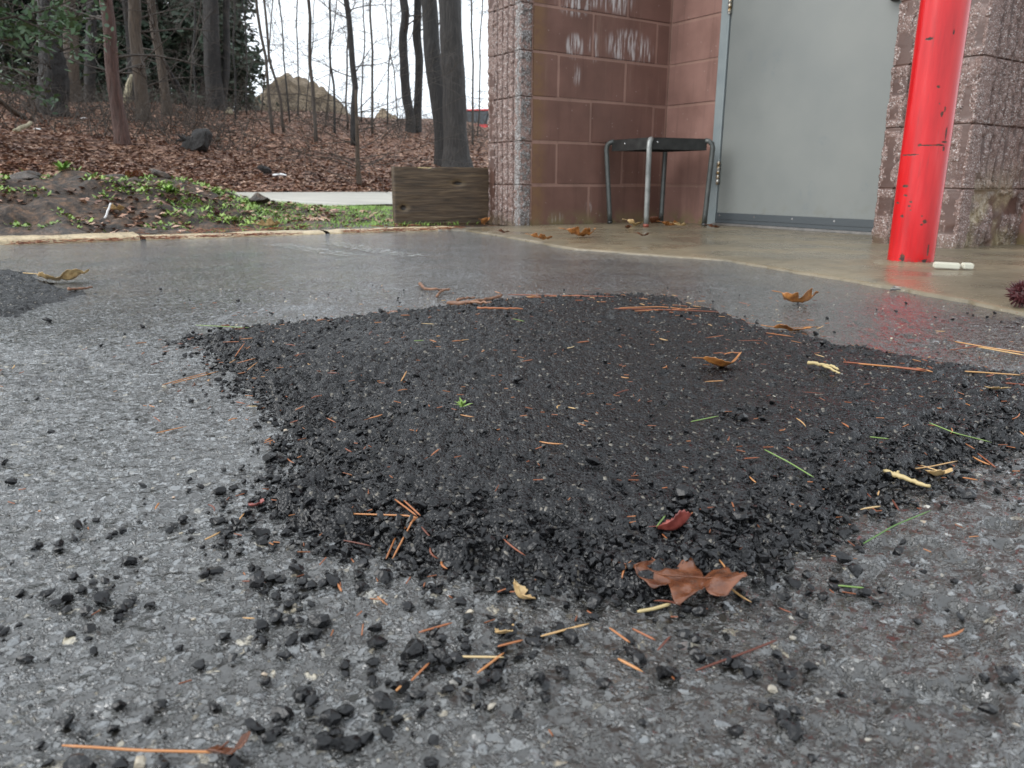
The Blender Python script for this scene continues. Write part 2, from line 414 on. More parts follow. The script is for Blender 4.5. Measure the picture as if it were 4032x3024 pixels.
d = M('worn_brass_steel', 0.3); d.set(color=d.ramp(d.noise(60, 3), [(0.42, (0.62, 0.60, 0.55)), (0.6, (0.30, 0.20, 0.09))]), metal=0.8); MT['hinge'] = d.m
d = M('dull_lever_metal', 0.3, (0.10, 0.11, 0.105)); d.set(metal=0.6); MT['knob'] = d.m
d = M('screw_steel', 0.25, (0.6, 0.6, 0.6)); d.set(metal=1.0); MT['screw'] = d.m

# red bollard paint
r = M('red_gloss_paint'); P = r.pos()
cl = r.ramp(r.noise(1.0, 5, r.scl(P, (45, 45, 6))), [(0.3, (0.42, 0.006, 0.009)), (0.55, (0.55, 0.010, 0.013)), (0.75, (0.58, 0.030, 0.032))])
cl = r.mix(r.val(r.noise(1.0, 4, r.scl(P, (160, 160, 14))), 0.60, 0.74, 0, 0.35), cl, (0.24, 0.02, 0.018))
v = r.vor(21, r.scl(P, (1.2, 1.2, 0.8))); vr = r.n('SeparateColor', {0: v.outputs['Color']}).outputs[0]
wob = r.math('ADD', v.outputs['Distance'], r.math('MULTIPLY', r.noise(160, 3, P), 0.16))
chip = r.math('MULTIPLY', r.val(wob, 0.14, 0.12), r.val(vr, 0.93, 0.95))
hz = r.n('SeparateXYZ', {0: P}).outputs[2]
foot = r.math('MULTIPLY', r.val(hz, 0.035, 0.005), r.val(r.noise(55, 3, P), 0.48, 0.56))
_pb = gp(3582, 1036, 0.01); _ps = r.n('SeparateXYZ', {0: P})
lat = r.math('SUBTRACT', _ps.outputs[0], float(_pb[0])); fr_ = r.math('LESS_THAN', _ps.outputs[1], float(_pb[1]))
jig = r.math('MULTIPLY', r.math('SUBTRACT', r.noise(260, 4, P), 0.42), 3.2)
for (X_, Y_, rx, ry) in ((3668, 150, 9, 6), (3745, 130, 3, 9), (3687, 343, 6, 5), (3712, 430, 4, 9), (3700, 452, 6, 9), (3690, 410, 2, 3), (3623, 571, 6, 5), (3650, 573, 22, 3), (3690, 572, 20, 4), (3708, 585, 5, 10), (3712, 560, 12, 4), (3718, 525, 4, 26), (3600, 609, 22, 3), (3580, 733, 6, 6), (3578, 770, 4, 4), (3590, 795, 4, 4), (3561, 800, 4, 5), (3585, 812, 4, 4), (3587, 828, 3, 3), (3566, 852, 4, 5), (3622, 850, 4, 4), (3633, 872, 9, 8), (3620, 884, 5, 4), (3646, 985, 4, 22), (3557, 1018, 7, 18), (3630, 1026, 10, 8)):
    d_ = ray(X_, Y_); q_ = d_ * ((_pb[1] - 0.045) / d_[1])
    da = r.math('DIVIDE', r.math('SUBTRACT', lat, float(q_[0] - _pb[0])), rx / 1330.0); db = r.math('DIVIDE', r.math('SUBTRACT', hz, float(q_[2] + CAM_H)), ry / 1330.0)
    e_ = r.math('ADD', r.math('ADD', r.math('MULTIPLY', da, da), r.math('MULTIPLY', db, db)), jig)
    chip = r.math('MAXIMUM', chip, r.math('MULTIPLY', fr_, r.val(e_, 1.15, 0.8)))
chip = r.math('MAXIMUM', chip, foot)
cl = r.mix(chip, cl, r.ramp(r.noise(90, 2, P), [(0.4, (0.02, 0.016, 0.014)), (0.65, (0.10, 0.035, 0.02))]))
r.set(color=cl, rough=r.mix(chip, (0.20, 0.20, 0.20), (0.7, 0.7, 0.7)), normal=r.bump(r.math('ADD', r.math('MULTIPLY', chip, -1.0), r.math('MULTIPLY', r.noise(200, 2, P), 0.15)), 0.3, 0.001))
MT['red'] = r.m

# board, stool, litter, plants
w = M('weathered_plank'); tc = w.n('TexCoord').outputs['Object']
gr = w.n('TexNoise', {'Vector': w.scl(tc, (2.2, 10, 30)), 'Scale': 2.5, 'Detail': 6.0, 'Distortion': 1.2}).outputs[0]
fine = w.n('TexNoise', {'Vector': w.scl(tc, (6, 10, 190)), 'Scale': 2.0, 'Detail': 4.0}).outputs[0]
cl = w.ramp(gr, [(0.28, (0.026, 0.017, 0.010)), (0.5, (0.075, 0.049, 0.028)), (0.72, (0.150, 0.105, 0.060))])
cl = w.mix(w.val(fine, 0.45, 0.7, 0, 0.5), cl, (0.045, 0.032, 0.019))
kk = None
for (kx, kz, rx, rz) in ((0.335, 0.205, 0.030, 0.010), (0.045, 0.085, 0.022, 0.014)):
    e = w.math('ADD', w.math('POWER', w.math('ABSOLUTE', w.math('DIVIDE', w.math('SUBTRACT', w.n('SeparateXYZ', {0: tc}).outputs[0], kx), rx)), 2.0), w.math('POWER', w.math('ABSOLUTE', w.math('DIVIDE', w.math('SUBTRACT', w.n('SeparateXYZ', {0: tc}).outputs[2], kz), rz)), 2.0))
    kk = e if kk is None else w.math('MINIMUM', kk, e)
kk = w.math('ADD', kk, w.math('MULTIPLY', w.math('SUBTRACT', w.noise(60, 3, tc), 0.5), 1.2))
cl = w.mix(w.val(kk, 4.0, 1.2, 0, 0.35), cl, (0.20, 0.145, 0.08))
cl = w.mix(w.val(kk, 0.8, 0.3), cl, (0.014, 0.010, 0.007))
w.set(color=cl, rough=0.48, normal=w.bump(w.math('SUBTRACT', w.math('ADD', gr, w.math('MULTIPLY', fine, 0.5)), w.val(kk, 0.8, 0.3)), 0.6, 0.004))
MT['plank'] = w.m
MT['fresh_wood'] = M('fresh_split_wood', 0.5, (0.62, 0.50, 0.26)).m
s = M('dark_stool_enamel', 0.32); s.set(color=s.ramp(s.noise(30, 3), [(0.3, (0.022, 0.023, 0.023)), (0.7, (0.045, 0.047, 0.045))])); MT['stool'] = s.m
s = M('grey_stool_leg', 0.30); s.set(color=s.ramp(s.noise(20, 3), [(0.3, (0.055, 0.062, 0.06)), (0.7, (0.105, 0.112, 0.105))]), metal=0.2); MT['leg'] = s.m
s = M('worn_stool_leg', 0.30); s.set(color=s.ramp(s.noise(20, 3), [(0.3, (0.16, 0.17, 0.165)), (0.7, (0.30, 0.31, 0.30))]), metal=0.3); MT['leg_pale'] = s.m
MT['stopper'] = M('red_brown_stopper', 0.5, (0.22, 0.05, 0.03)).m

def leafm(name, c0, c1, rough=0.35, trans=0.15):
    l = M(name, rough); tc = l.pos()
    n = l.noise(110, 4, tc)
    l.set(color=l.ramp(n, [(0.32, c0), (0.68, c1)]), rough=rough, normal=l.bump(l.noise(420, 3, tc), 0.35, 0.0008))
    l.b.inputs['Subsurface Weight'].default_value = 0
    return l.m
MT['oak'] = leafm('brown_oak_leaf', (0.065, 0.020, 0.008), (0.155, 0.055, 0.024), 0.2)
MT['redleaf'] = leafm('dark_red_leaf', (0.09, 0.012, 0.008), (0.30, 0.075, 0.06), 0.22)
MT['orange'] = leafm('orange_leaf', (0.22, 0.075, 0.018), (0.42, 0.18, 0.05), 0.35)
MT['tanleaf'] = leafm('tan_leaf', (0.36, 0.22, 0.09), (0.60, 0.44, 0.22), 0.45)
n_ = M('pine_needle_orange', 0.35); n_.set(color=n_.ramp(n_.rnd(), [(0, (0.10, 0.025, 0.013)), (0.3, (0.24, 0.070, 0.028)), (0.7, (0.40, 0.165, 0.055)), (0.9, (0.46, 0.27, 0.11)), (1, (0.5, 0.38, 0.2))])); MT['needle'] = n_.m
n_ = M('pine_needle_green', 0.35); n_.set(color=n_.ramp(n_.rnd(), [(0, (0.07, 0.16, 0.03)), (1, (0.22, 0.32, 0.09))])); MT['gneedle'] = n_.m
n_ = M('needle_drift', 0.4); n_.set(color=n_.ramp(n_.vor(60).outputs['Color'], [(0, (0.11, 0.03, 0.014)), (0.5, (0.24, 0.075, 0.028)), (1, (0.38, 0.16, 0.06))])); MT['drift'] = n_.m
n_ = M('twig_bark', 0.5); n_.set(color=n_.ramp(n_.noise(80, 3), [(0.3, (0.10, 0.045, 0.025)), (0.7, (0.24, 0.12, 0.065))])); MT['twig'] = n_.m
MT['pale_twig'] = M('pale_knobbly_twig', 0.5, (0.42, 0.33, 0.16)).m
MT['plastic'] = M('dirty_white_plastic', 0.35, (0.58, 0.57, 0.48)).m
MT['burr'] = M('dark_red_burr', 0.45, (0.060, 0.012, 0.014)).m
n_ = M('dark_soil', 0.42); P = n_.pos()
so = n_.ramp(n_.noise(30, 5, P), [(0.3, (0.012, 0.009, 0.007)), (0.55, (0.045, 0.030, 0.020)), (0.75, (0.10, 0.062, 0.038))])
n_.set(color=so, normal=n_.bump(n_.noise(80, 4, P), 0.8, 0.012)); MT['soil'] = n_.m

def barkm(name, c0, c1, sx=40):
    b = M(name, 0.65); P = b.pos()
    n1 = b.noise(1.0, 5, b.scl(P, (sx, sx, 5)))
    b.set(color=b.ramp(n1, [(0.3, c0), (0.7, c1)]), normal=b.bump(n1, 1.0, 0.05))
    return b.m
MT['bark_dark'] = barkm('dark_wet_bark', (0.005, 0.0045, 0.0045), (0.021, 0.018, 0.017))
MT['bark_grey'] = barkm('grey_furrowed_bark', (0.007, 0.006, 0.0055), (0.034, 0.029, 0.026))
MT['bark_red'] = barkm('reddish_bark', (0.035, 0.014, 0.010), (0.100, 0.046, 0.034))
MT['bark_tan'] = barkm('tan_bark', (0.032, 0.021, 0.013), (0.085, 0.058, 0.037))
MT['twigs'] = barkm('thin_branch_bark', (0.022, 0.017, 0.013), (0.070, 0.053, 0.040))
MT['palewood'] = barkm('pale_split_trunk', (0.22, 0.19, 0.12), (0.42, 0.38, 0.26), 25)
def green(name, c0, c1, sc=12):
    g = M(name, 0.5); P = g.pos()
    g.set(color=g.ramp(g.noise(sc, 3, P), [(0.3, c0), (0.7, c1)])); return g.m
MT['conifer'] = green('conifer_needles', (0.022, 0.038, 0.026), (0.058, 0.088, 0.058), 2)
MT['conifer_near'] = green('bright_evergreen', (0.020, 0.050, 0.022), (0.065, 0.125, 0.045), 3)
MT['grass'] = green('grass_blades', (0.085, 0.19, 0.022), (0.24, 0.40, 0.065), 15)
MT['weed'] = green('weed_leaves', (0.07, 0.15, 0.02), (0.28, 0.40, 0.09), 9)
l = M('leaf_litter', 0.45); P = l.pos()
lv = l.n('SeparateColor', {0: l.vor(9, P).outputs['Color']}).outputs[0]
lit = l.ramp(lv, [(0, (0.07, 0.030, 0.020)), (0.4, (0.19, 0.090, 0.056)), (0.75, (0.33, 0.185, 0.12)), (1, (0.50, 0.34, 0.25))])
l.set(color=lit); MT['litter'] = l.m

g = M('woodland_ground', 0.6); P = g.pos()
v = g.vor(13, P); lv = g.n('SeparateColor', {0: v.outputs['Color']}).outputs[0]
lit = g.ramp(lv, [(0, (0.05, 0.022, 0.014)), (0.5, (0.15, 0.075, 0.048)), (1, (0.30, 0.18, 0.12))])
KN = (-0.572, 0.82, 0.0); KU = (0.82, 0.572, 0.0); K0 = (-1.04, 3.137, 0.0)
nn = g.dot(P, KN, K0)
soil = g.ramp(g.noise(24, 6, P, 0.7), [(0.36, (0.008, 0.006, 0.005)), (0.5, (0.040, 0.025, 0.016)), (0.62, (0.11, 0.062, 0.036)), (0.72, (0.20, 0.12, 0.075))])
gg = g.mix(g.val(g.math('ADD', nn, g.math('MULTIPLY', g.noise(3, 4, P), 1.2)), 2.6, 3.2), soil, lit)
g.set(color=gg, rough=g.val(nn, 0.25, 0.55, 0.22, 0.75), normal=g.bump(g.math('ADD', g.noise(45, 5, P), v.outputs['Distance']), 0.7, 0.02))
MT['terrain'] = g.m
g = M('far_path', 0.55); P = g.pos()
g.set(color=g.ramp(g.noise(1.0, 4, g.scl(P, (1.5, 9, 1))), [(0.3, (0.26, 0.25, 0.22)), (0.7, (0.44, 0.42, 0.37))])); MT['path'] = g.m
g = M('sandy_mound', 0.8); P = g.pos()
g.set(color=g.ramp(g.noise(1.6, 6, P), [(0.32, (0.11, 0.082, 0.055)), (0.55, (0.22, 0.168, 0.112)), (0.75, (0.31, 0.245, 0.17))]), normal=g.bump(g.noise(3, 6, P), 1.0, 0.3)); MT['mound'] = g.m
t = M('worn_stripe_paint', 0.35); P = t.pos()
t.set(color=(0.34, 0.35, 0.33, 1), alpha=t.val(t.noise(55, 5, P), 0.42, 0.62, 0.0, 0.42)); MT['stripe'] = t.m
MT['white'] = M('white_scrap', 0.4, (0.7, 0.7, 0.7)).m
MT['car_red'] = M('red_car_paint', 0.3, (0.45, 0.02, 0.02)).m
MT['car_glass'] = M('car_glass', 0.1, (0.02, 0.025, 0.03)).m
MT['car_dark'] = M('car_dark_trim', 0.5, (0.02, 0.02, 0.02)).m
MT['car_light'] = M('car_lamp', 0.2, (0.6, 0.6, 0.6)).m

# ------------------------------------------------------------------ setting: ground
def kerb_n(x, y): return (x - K0[0]) * KN[0] + (y - K0[1]) * KN[1]
def kerb_t(x, y): return (x - K0[0]) * KU[0] + (y - K0[1]) * KU[1]
def spaced(lo, flo, fhi, hi, f, growth=1.12):
    mid = np.arange(flo, fhi + f / 2, f)
    a_, st, q = [], f, flo
    while q > lo: st *= growth; q -= st; a_.append(q)
    b_, st, q = [], f, mid[-1]
    while q < hi: st *= growth; q += st; b_.append(q)
    return np.concatenate([a_[::-1], mid, b_])
def tz(x, y):
    """height of the woodland ground"""
    x, y = np.asarray(x, float), np.asarray(y, float)
    n, t_ = kerb_n(x, y), kerb_t(x, y)
    bl = 1 - 0.62 * smooth(-0.05, 0.5, t_) - 0.23 * smooth(0.4, 1.2, t_)
    berm = (0.215 * smooth(0.30, 1.35, n) * (1 - 0.62 * smooth(1.6, 2.9, n))) * bl
    rough_ = ((fbm(x * 5, y * 5, 5, 4) - 0.5) * 0.10 + (fbm(x * 16, y * 16, 6, 4) - 0.5) * 0.07) * smooth(0.25, 0.5, n) * (1 - smooth(2.2, 2.8, n)) * np.clip(bl, 0.25, 1)
    hill = np.where(n > 5.6, 0.128 * (n - 5.6) + 0.0016 * np.clip(n - 5.6, 0, 13) ** 2, 0)
    hill = np.minimum(hill, 2.02 + 0.0 * n) * 1.0
    hill = hill - 0.05 * np.clip(n - 20, 0, 30)
    z = 0.004 + berm + rough_ + 0.07 * smooth(2.2, 3.2, n) * (1 - smooth(1.6, 2.9, n) * 0.0) * (1 - 0.0) - 0.02 * smooth(2.8, 3.4, n) + hill
    z = z + (fbm(x * 0.9, y * 0.9, 9, 4) - 0.5) * 0.28 * smooth(6.2, 9, n)
    return np.where(n < 0.13, -0.05, z)

xs, ys = spaced(-30, -0.78, 0.78, 30, 0.003), spaced(-25, 0.16, 1.0, 12, 0.003, 1.06)
X, Y = np.meshgrid(xs, ys, indexing='ij')
f1, f2, idr = worley(X / 0.0066 + vnoise(X * 160, Y * 160, 3) * 0.5, Y / 0.0066 + vnoise(X * 160 + 9, Y * 160, 3) * 0.5, 1)
g1, _, _ = worley(X / 0.0042, Y / 0.0042, 21)
near = (1 - smooth(1.0, 1.6, Y)) * smooth(0.0, 0.14, Y) * (1 - smooth(0.78, 1.1, abs(X)))
Z = (idr * 0.8 + 0.25 - f1 * 0.9) * 0.0021 * near - g1 * 0.0008 * near
Z += (fbm(X * 7, Y * 7, 2, 3) - 0.5) * 0.006 * (1 - smooth(2.0, 4.0, abs(Y)))
pit = smooth(0.60, 0.72, fbm(X * 34, Y * 34, 6, 3)) * smooth(0.42, 0.6, fbm(X * 3.2 + 3, Y * 3.2, 8, 3))
Z -= pit * 0.0045 * near
Z = np.where(kerb_n(X, Y) > 0.1, -0.06, Z - 0.001)
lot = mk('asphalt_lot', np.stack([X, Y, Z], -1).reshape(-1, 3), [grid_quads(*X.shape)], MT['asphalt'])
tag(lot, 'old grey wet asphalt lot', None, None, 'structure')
def lot_z(x, y):
    return (fbm(np.asarray(x) * 7.0, np.asarray(y) * 7.0, 2, 3) - 0.5) * 0.006 - 0.001

xs, ys = spaced(-60, -4.2, 0.4, 60, 0.035, 1.05), spaced(1.2, 2.3, 6.5, 110, 0.035, 1.035)
X, Y = np.meshgrid(xs, ys, indexing='ij')
ter = mk('woodland_ground', np.stack([X, Y, tz(X, Y)], -1).reshape(-1, 3), [grid_quads(*X.shape)], MT['terrain'])
tag(ter, 'leaf covered bank and soil verge behind the kerb', None, None, 'structure')

# far path strip between the verge and the leafy bank
tt_, nn_ = np.linspace(-2.0, 9.0, 60), np.linspace(2.35, 5.7, 12)
T_, N_ = np.meshgrid(tt_, nn_, indexing='ij')
X = K0[0] + T_ * KU[0] + N_ * KN[0]; Y = K0[1] + T_ * KU[1] + N_ * KN[1]
pz = tz(X, Y) + 0.010
pth = mk('path', np.stack([X, Y, pz], -1).reshape(-1, 3), [grid_quads(60, 12)], MT['path'])
tag(pth, 'pale strip of path behind the grass', None, None, 'structure')

# concrete apron in front of the building, flush with the asphalt, with a chipped edge
edge_px = [(1730, 906), (1830, 909), (1990, 934), (2130, 961), (2260, 984), (2450, 998), (2640, 1012), (2843, 1028), (3000, 1052), (3200, 1088), (3463, 1130), (3700, 1172), (4032, 1240), (4600, 1370)]
E0 = np.array([gp(*q)[:2] for q in edge_px])
tl = np.linspace(0, len(E0) - 1, 260)
E = np.stack([np.interp(tl, np.arange(len(E0)), E0[:, k]) for k in (0, 1)], 1)
E += ((vnoise(tl * 2.3, tl * 0, 4) - 0.5) * 0.018 + (vnoise(tl * 9, tl * 0, 5) - 0.5) * 0.008)[:, None] * np.array([AU[0], AU[1]])
Vs, Qs, k = [], [], 24
far = E + np.array([AU[0], AU[1]]) * 3.2
steps = np.concatenate([[0, 0, 0.004, 0.012], np.linspace(0.03, 1, k - 4)])
lev = np.concatenate([[-0.02, 0.003, 0.0055, 0.0085], np.full(k - 4, 0.010)])
for i in range(len(E)):
    for q in range(k):
        xy = E[i] + (far[i] - E[i]) * steps[q]
        Vs.append((*xy, lev[q] + (0.0015 * (vnoise(xy[0] * 9, xy[1] * 9, 3) - 0.5) if q > 1 else 0)))
apron = mk('concrete_apron', Vs, [grid_quads(len(E), k)], MT['concrete'])
tag(apron, 'wet tan concrete apron before the door', None, None, 'structure')

# kerb stones, one per length, flush and worn
kerb_root = thing('kerb', (K0[0], K0[1], 0), 'worn tan concrete kerb between the wet lot and the soil verge', 'kerb')
for i, (t0, t1) in enumerate(((-4.2, -2.9), (-2.88, -1.60), (-1.58, -0.42), (-0.40, 0.30), (0.32, 0.95))):
    ts, ns = np.linspace(t0, t1, 60), np.array([0.0, 0.0, 0.008, 0.03, 0.08, 0.13, 0.152, 0.16, 0.16])
    T_, N_ = np.meshgrid(ts, ns, indexing='ij')
    hz_ = np.array([-0.04, 0.008, 0.017, 0.022, 0.023, 0.022, 0.017, 0.008, -0.04])[None, :] * np.ones_like(T_)
    hz_ = hz_ + (fbm(T_ * 12, N_ * 30, i, 3) - 0.5) * 0.012 * (hz_ > 0) - (0.012 if i >= 3 else 0)
    N2 = N_ + (vnoise(T_ * 9, T_ * 0, 7) - 0.5) * 0.02 * (N_ < 0.05)
    Xk = K0[0] + T_ * KU[0] + N2 * KN[0]; Yk = K0[1] + T_ * KU[1] + N2 * KN[1]
    keep_world(mk('kerb_stone', np.stack([Xk, Yk, hz_], -1).reshape(-1, 3), [grid_quads(60, 9)[:, ::-1]], MT['kerb']), kerb_root)

# worn parking stripes
for (a_, b_, wd) in (((1080, 962), (1390, 1010), 0.09), ((1290, 958), (1640, 1012), 0.09)):
    A_, B_ = gp(*a_), gp(*b_); d_ = (B_ - A_) / np.linalg.norm(B_ - A_); s_ = np.array([-d_[1], d_[0], 0]) * wd / 2
    L_ = np.linspace(0, 1, 12)
    V = [];
    for l_ in L_:
        for sg in (-1, 1):
            q = A_ + (B_ - A_) * l_ + s_ * sg; V.append((q[0], q[1], float(lot_z(q[0], q[1])) + 0.004))
    tag(mk('parking_stripe', V, [grid_quads(12, 2)], MT['stripe']), 'faint worn pale parking stripe on the asphalt', None, None, 'structure')

# ------------------------------------------------------------------ building
CH = 0.2032
bld = thing('building', tuple(PI_), 'brown painted concrete block building with a recessed grey door and fluted piers', 'building')
def block_mesh(L, H, D, seed):
    bm = bmesh.new(); bmesh.ops.create_cube(bm, size=1.0)
    for v in bm.verts: v.co = Vector((v.co.x * L, v.co.y * D, v.co.z * H))
    bmesh.ops.bevel(bm, geom=list(bm.edges), offset=0.0035, segments=2, affect='EDGES')
    me = bpy.data.meshes.new('block'); bm.to_mesh(me); bm.free()
    for pl in me.polygons: pl.use_smooth = False
    return me
_bc = {}
def block(Lb, m, parent, c, ax, nrm):
    key = (round(Lb, 3), m.name)
    if key not in _bc:
        _bc[key] = block_mesh(Lb, CH - 0.0105, 0.05, len(_bc)); _bc[key].materials.append(m)
    o = bpy.data.objects.new('block', _bc[key]); col.objects.link(o)
    R = Matrix((ax, -np.asarray(nrm), AZ)).transposed().to_4x4(); R.translation = Vector(c)
    o.matrix_basis = R
    return keep_world(o, parent)
def wall_face(name, S, ax, nrm, length, joints_even, joints_odd, m, rows=8, top=3.2, t_start=0.0, thick=0.19, over=0.0):
    """mortar core with blocks laid on its face; above the picture the same face goes on as one piece"""
    mb = MB()
    S = np.asarray(S, float)
    mb.box(S + ax * t_start - nrm * (thick + 0.0035), ax * (length - t_start + over), nrm * thick, AZ * (rows * CH))
    mb.box(S + ax * t_start - nrm * (thick + 0.001), ax * (length - t_start + over), nrm * thick, AZ * (top - rows * CH - 0.01))
    mb.V[-1] = mb.V[-1] + AZ * (rows * CH + 0.01)
    core = mb.build(name, MT['joint'], None, False)
    keep_world(core, bld)
    for r_ in range(rows):
        js = [t_start] + [q for q in (joints_even if r_ % 2 == 0 else joints_odd) if t_start + 0.03 < q < length - 0.03] + [length]
        for a_, b_ in zip(js[:-1], js[1:]):
            L_ = b_ - a_ - 0.0105
            c_ = S + ax * (a_ + b_) / 2 + AZ * (CH * (r_ + 0.5)) + nrm * (-0.025 + random.uniform(-0.0008, 0.0012))
            block(L_, m, core, c_, ax, nrm)
    return core
# side wall of the recess (bottom course: joint at 0.42)
wall_face('side_wall', P0, AU, AV, LA - 0.004, (0.425, 0.845), (0.218, 0.642), MT['block'], t_start=0.062, over=0.16)
# back wall of the recess, left of the door and right of it behind the pier
wall_face('back_wall', PI_, AV, -AU, 0.352, (), (), MT['block_lit'])
wall_face('back_wall', PI_ + AV * 1.385, AV, -AU, 0.62, (0.20,), (), MT['block_lit'])
mb = MB(); mb.box(PI_ + AV * 0.352 + AZ * 2.20 + AU * 0.004, AV * 1.03, AU * 0.18, AZ * 1.0)
keep_world(mb.build('lintel', MT['block_lit'], None, False), bld)

# fluted piers: every block face is carved with its ribs and split roughness
PITCHF = 0.0495
def fluted(parent, S, ax, nrm, a_, b_, row, seed, depth=0.10, ragged=0.0, phase=0.0, m=None, flutes=True, soft=0.0):
    L_ = b_ - a_
    nx, nz = max(6, int(L_ / 0.0042)), 44
    t_ = np.linspace(0, L_, nx); z_ = np.linspace(0, CH, nz)
    T_, Zz = np.meshgrid(t_, z_, indexing='ij')
    k_ = seed * 7.31
    wob_ = (vnoise(Zz * 22, T_ * 4, seed) - 0.5) * 0.006
    ph = ((T_ + a_ + phase + wob_) / PITCHF) % 1.0
    rb = smooth(0.0, 0.07, ph) * (1 - smooth(0.70, 0.78, ph)) if flutes else np.ones_like(ph)
    chipn = fbm(T_ * 34 + k_, Zz * 34, seed, 4)
    rb = rb * (1 - ragged * smooth(0.45, 0.62, fbm(T_ * 14 + k_, Zz * 14, seed + 3, 3)))
    rghn = (fbm(T_ * 75 + k_, Zz * 75, seed + 5, 4) - 0.5)
    d_ = -0.013 * (1 - rb) + rb * (rghn * 0.016 + (chipn - 0.5) * 0.006) + (1 - rb) * rghn * 0.002
    d_ = d_ + soft * (fbm(T_ * 11 + k_, Zz * 11, seed + 9, 3) - 0.5) * 0.03
    edge_ = smooth(0.0, 0.006, Zz) * smooth(0.0, 0.006, CH - Zz)
    d_ = d_ * edge_ - 0.007 * (1 - edge_)
    mort = 1 - edge_
    rb = rb * edge_
    Pw = np.asarray(S)[None, None] + (T_ + a_)[..., None] * ax + (Zz + row * CH)[..., None] * AZ + d_[..., None] * nrm
    # skirt so that the block is closed
    n0 = nx * nz
    V = Pw.reshape(-1, 3)
    back = V - nrm * depth
    V2 = np.concatenate([V, back])
    Q = [grid_quads(nx, nz)]
    rim = [(i * nz, (i + 1) * nz) for i in range(nx - 1)] + [((nx - 1) * nz + j, (nx - 1) * nz + j + 1) for j in range(nz - 1)] + [((i + 1) * nz + nz - 1, i * nz + nz - 1) for i in range(nx - 1)] + [(j + 1, j) for j in range(nz - 1)]
    Q.append(np.array([(p_, p_ + n0, q_ + n0, q_) for p_, q_ in rim]))
    V_ = V2 - np.asarray(S)
    flip = np.dot(np.cross(ax, AZ), nrm) < 0
    if flip: Q = [q_[:, ::-1] for q_ in Q]
    o = mk('fluted_block' if flutes else 'split_block', V_, Q, m or MT['fluted'], None, True, ('rib', np.concatenate([rb.ravel(), rb.ravel()])))
    o.location = Vector(np.asarray(S))
    return keep_world(o, parent)
def pier_core(name, S, ax, w_, dep, dirv, z1=3.2, inset=0.018):
    mb = MB(); mb.box(np.asarray(S) + ax * inset + dirv * inset, ax * (w_ - 2 * inset), dirv * (dep - 2 * inset), AZ * z1)
    c_ = mb.build(name, MT['joint'], None, False); keep_world(c_, bld); return c_
ROWS = 7
# left pier: fluted end along the facade, split strip on its inner return, plain outer return
pl = pier_core('pier', P0 - AV * 0.30, AV, 0.30, 0.94, AU, inset=0.05)
for r_ in range(ROWS):
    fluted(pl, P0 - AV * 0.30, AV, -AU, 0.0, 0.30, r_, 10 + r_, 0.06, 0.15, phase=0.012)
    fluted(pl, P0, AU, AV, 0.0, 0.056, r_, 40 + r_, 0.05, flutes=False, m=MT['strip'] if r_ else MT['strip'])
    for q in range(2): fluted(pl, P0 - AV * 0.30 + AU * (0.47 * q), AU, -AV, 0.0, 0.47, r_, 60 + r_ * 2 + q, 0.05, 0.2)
mb = MB(); mb.box(P0 - AV * 0.295 + AZ * (ROWS * CH) + AU * 0.005, AV * 0.29, AU * 0.94, AZ * (3.2 - ROWS * CH)); keep_world(mb.build('upper_pier', MT['fluted'], None, False), bld)
# right pier beside the door, with its weathered outer flank
pr = pier_core('pier', C0, AV, WC, 2.4, AU, inset=0.05)
for r_ in range(ROWS):
    fluted(pr, C0, AV, -AU, 0.0, WC, r_, 80 + r_, 0.06, 0.10 if r_ else 0.25, phase=0.022 - 0.012 * (r_ % 2), soft=0.25)
    fluted(pr, C0, AU, -AV, 0.0, 0.42, r_, 100 + r_, 0.05, 0.2)
    lens = (0.0, 0.40, 0.80, 1.2) if r_ % 2 == 0 else (0.0, 0.20, 0.60, 1.0, 1.2)
    for q in range(len(lens) - 1):
        fluted(pr, C1, AU, AV, lens[q] + 0.002, lens[q + 1] - 0.002, r_, 130 + r_ * 5 + q, 0.06, (0.95, 0.5, 0.2, 0.15, 0.15, 0.15, 0.15)[r_], soft=(1.0, 0.4, 0.15, 0.1, 0.1, 0.1, 0.1)[r_])
mb = MB(); mb.box(C0 + AV * 0.005 + AU * 0.005 + AZ * (ROWS * CH), AV * (WC - 0.01), AU * 2.4, AZ * (3.2 - ROWS * CH)); keep_world(mb.build('upper_pier', MT['fluted'], None, False), bld)
mb = MB(); mb.box(C0 + AV * 0.02 + AU * 1.21, AV * (WC - 0.03), AU * 1.4, AZ * 1.42); keep_world(mb.build('flank_wall', MT['fluted'], None, False), bld)

# door, frame, hinges, sweep, threshold, lever
def dbox(name, m, t0, t1, z0, z1, u0, u1, parent=None, bev=0.002):
    """box given along the back wall (t), height (z) and depth from the wall face (u, towards the open is negative)"""
    bm = bmesh.new(); bmesh.ops.create_cube(bm, size=1.0)
    for v in bm.verts: v.co = Vector((v.co.x * (t1 - t0), v.co.y * (u1 - u0), v.co.z * (z1 - z0)))
    if bev: bmesh.ops.bevel(bm, geom=list(bm.edges), offset=bev, segments=2, affect='EDGES')
    me = bpy.data.meshes.new(name); bm.to_mesh(me); bm.free(); me.materials.append(m)
    o = bpy.data.objects.new(name, me); col.objects.link(o)
    R = Matrix((AV, AU, AZ)).transposed().to_4x4()
    R.translation = Vector(PI_ + AV * (t0 + t1) / 2 + AU * (u0 + u1) / 2 + AZ * (z0 + z1) / 2)
    o.matrix_basis = R
    return keep_world(o, parent or bld)
frame = MB()
for (t0, t1, z0, z1) in ((0.354, 0.408, 0.011, 2.19), (1.330, 1.384, 0.011, 2.19), (0.4085, 1.3295, 2.136, 2.19)):
    frame.box(PI_ + AV * t0 + AZ * z0 - AU * 0.014, AV * (t1 - t0), AU * 0.12, AZ * (z1 - z0))
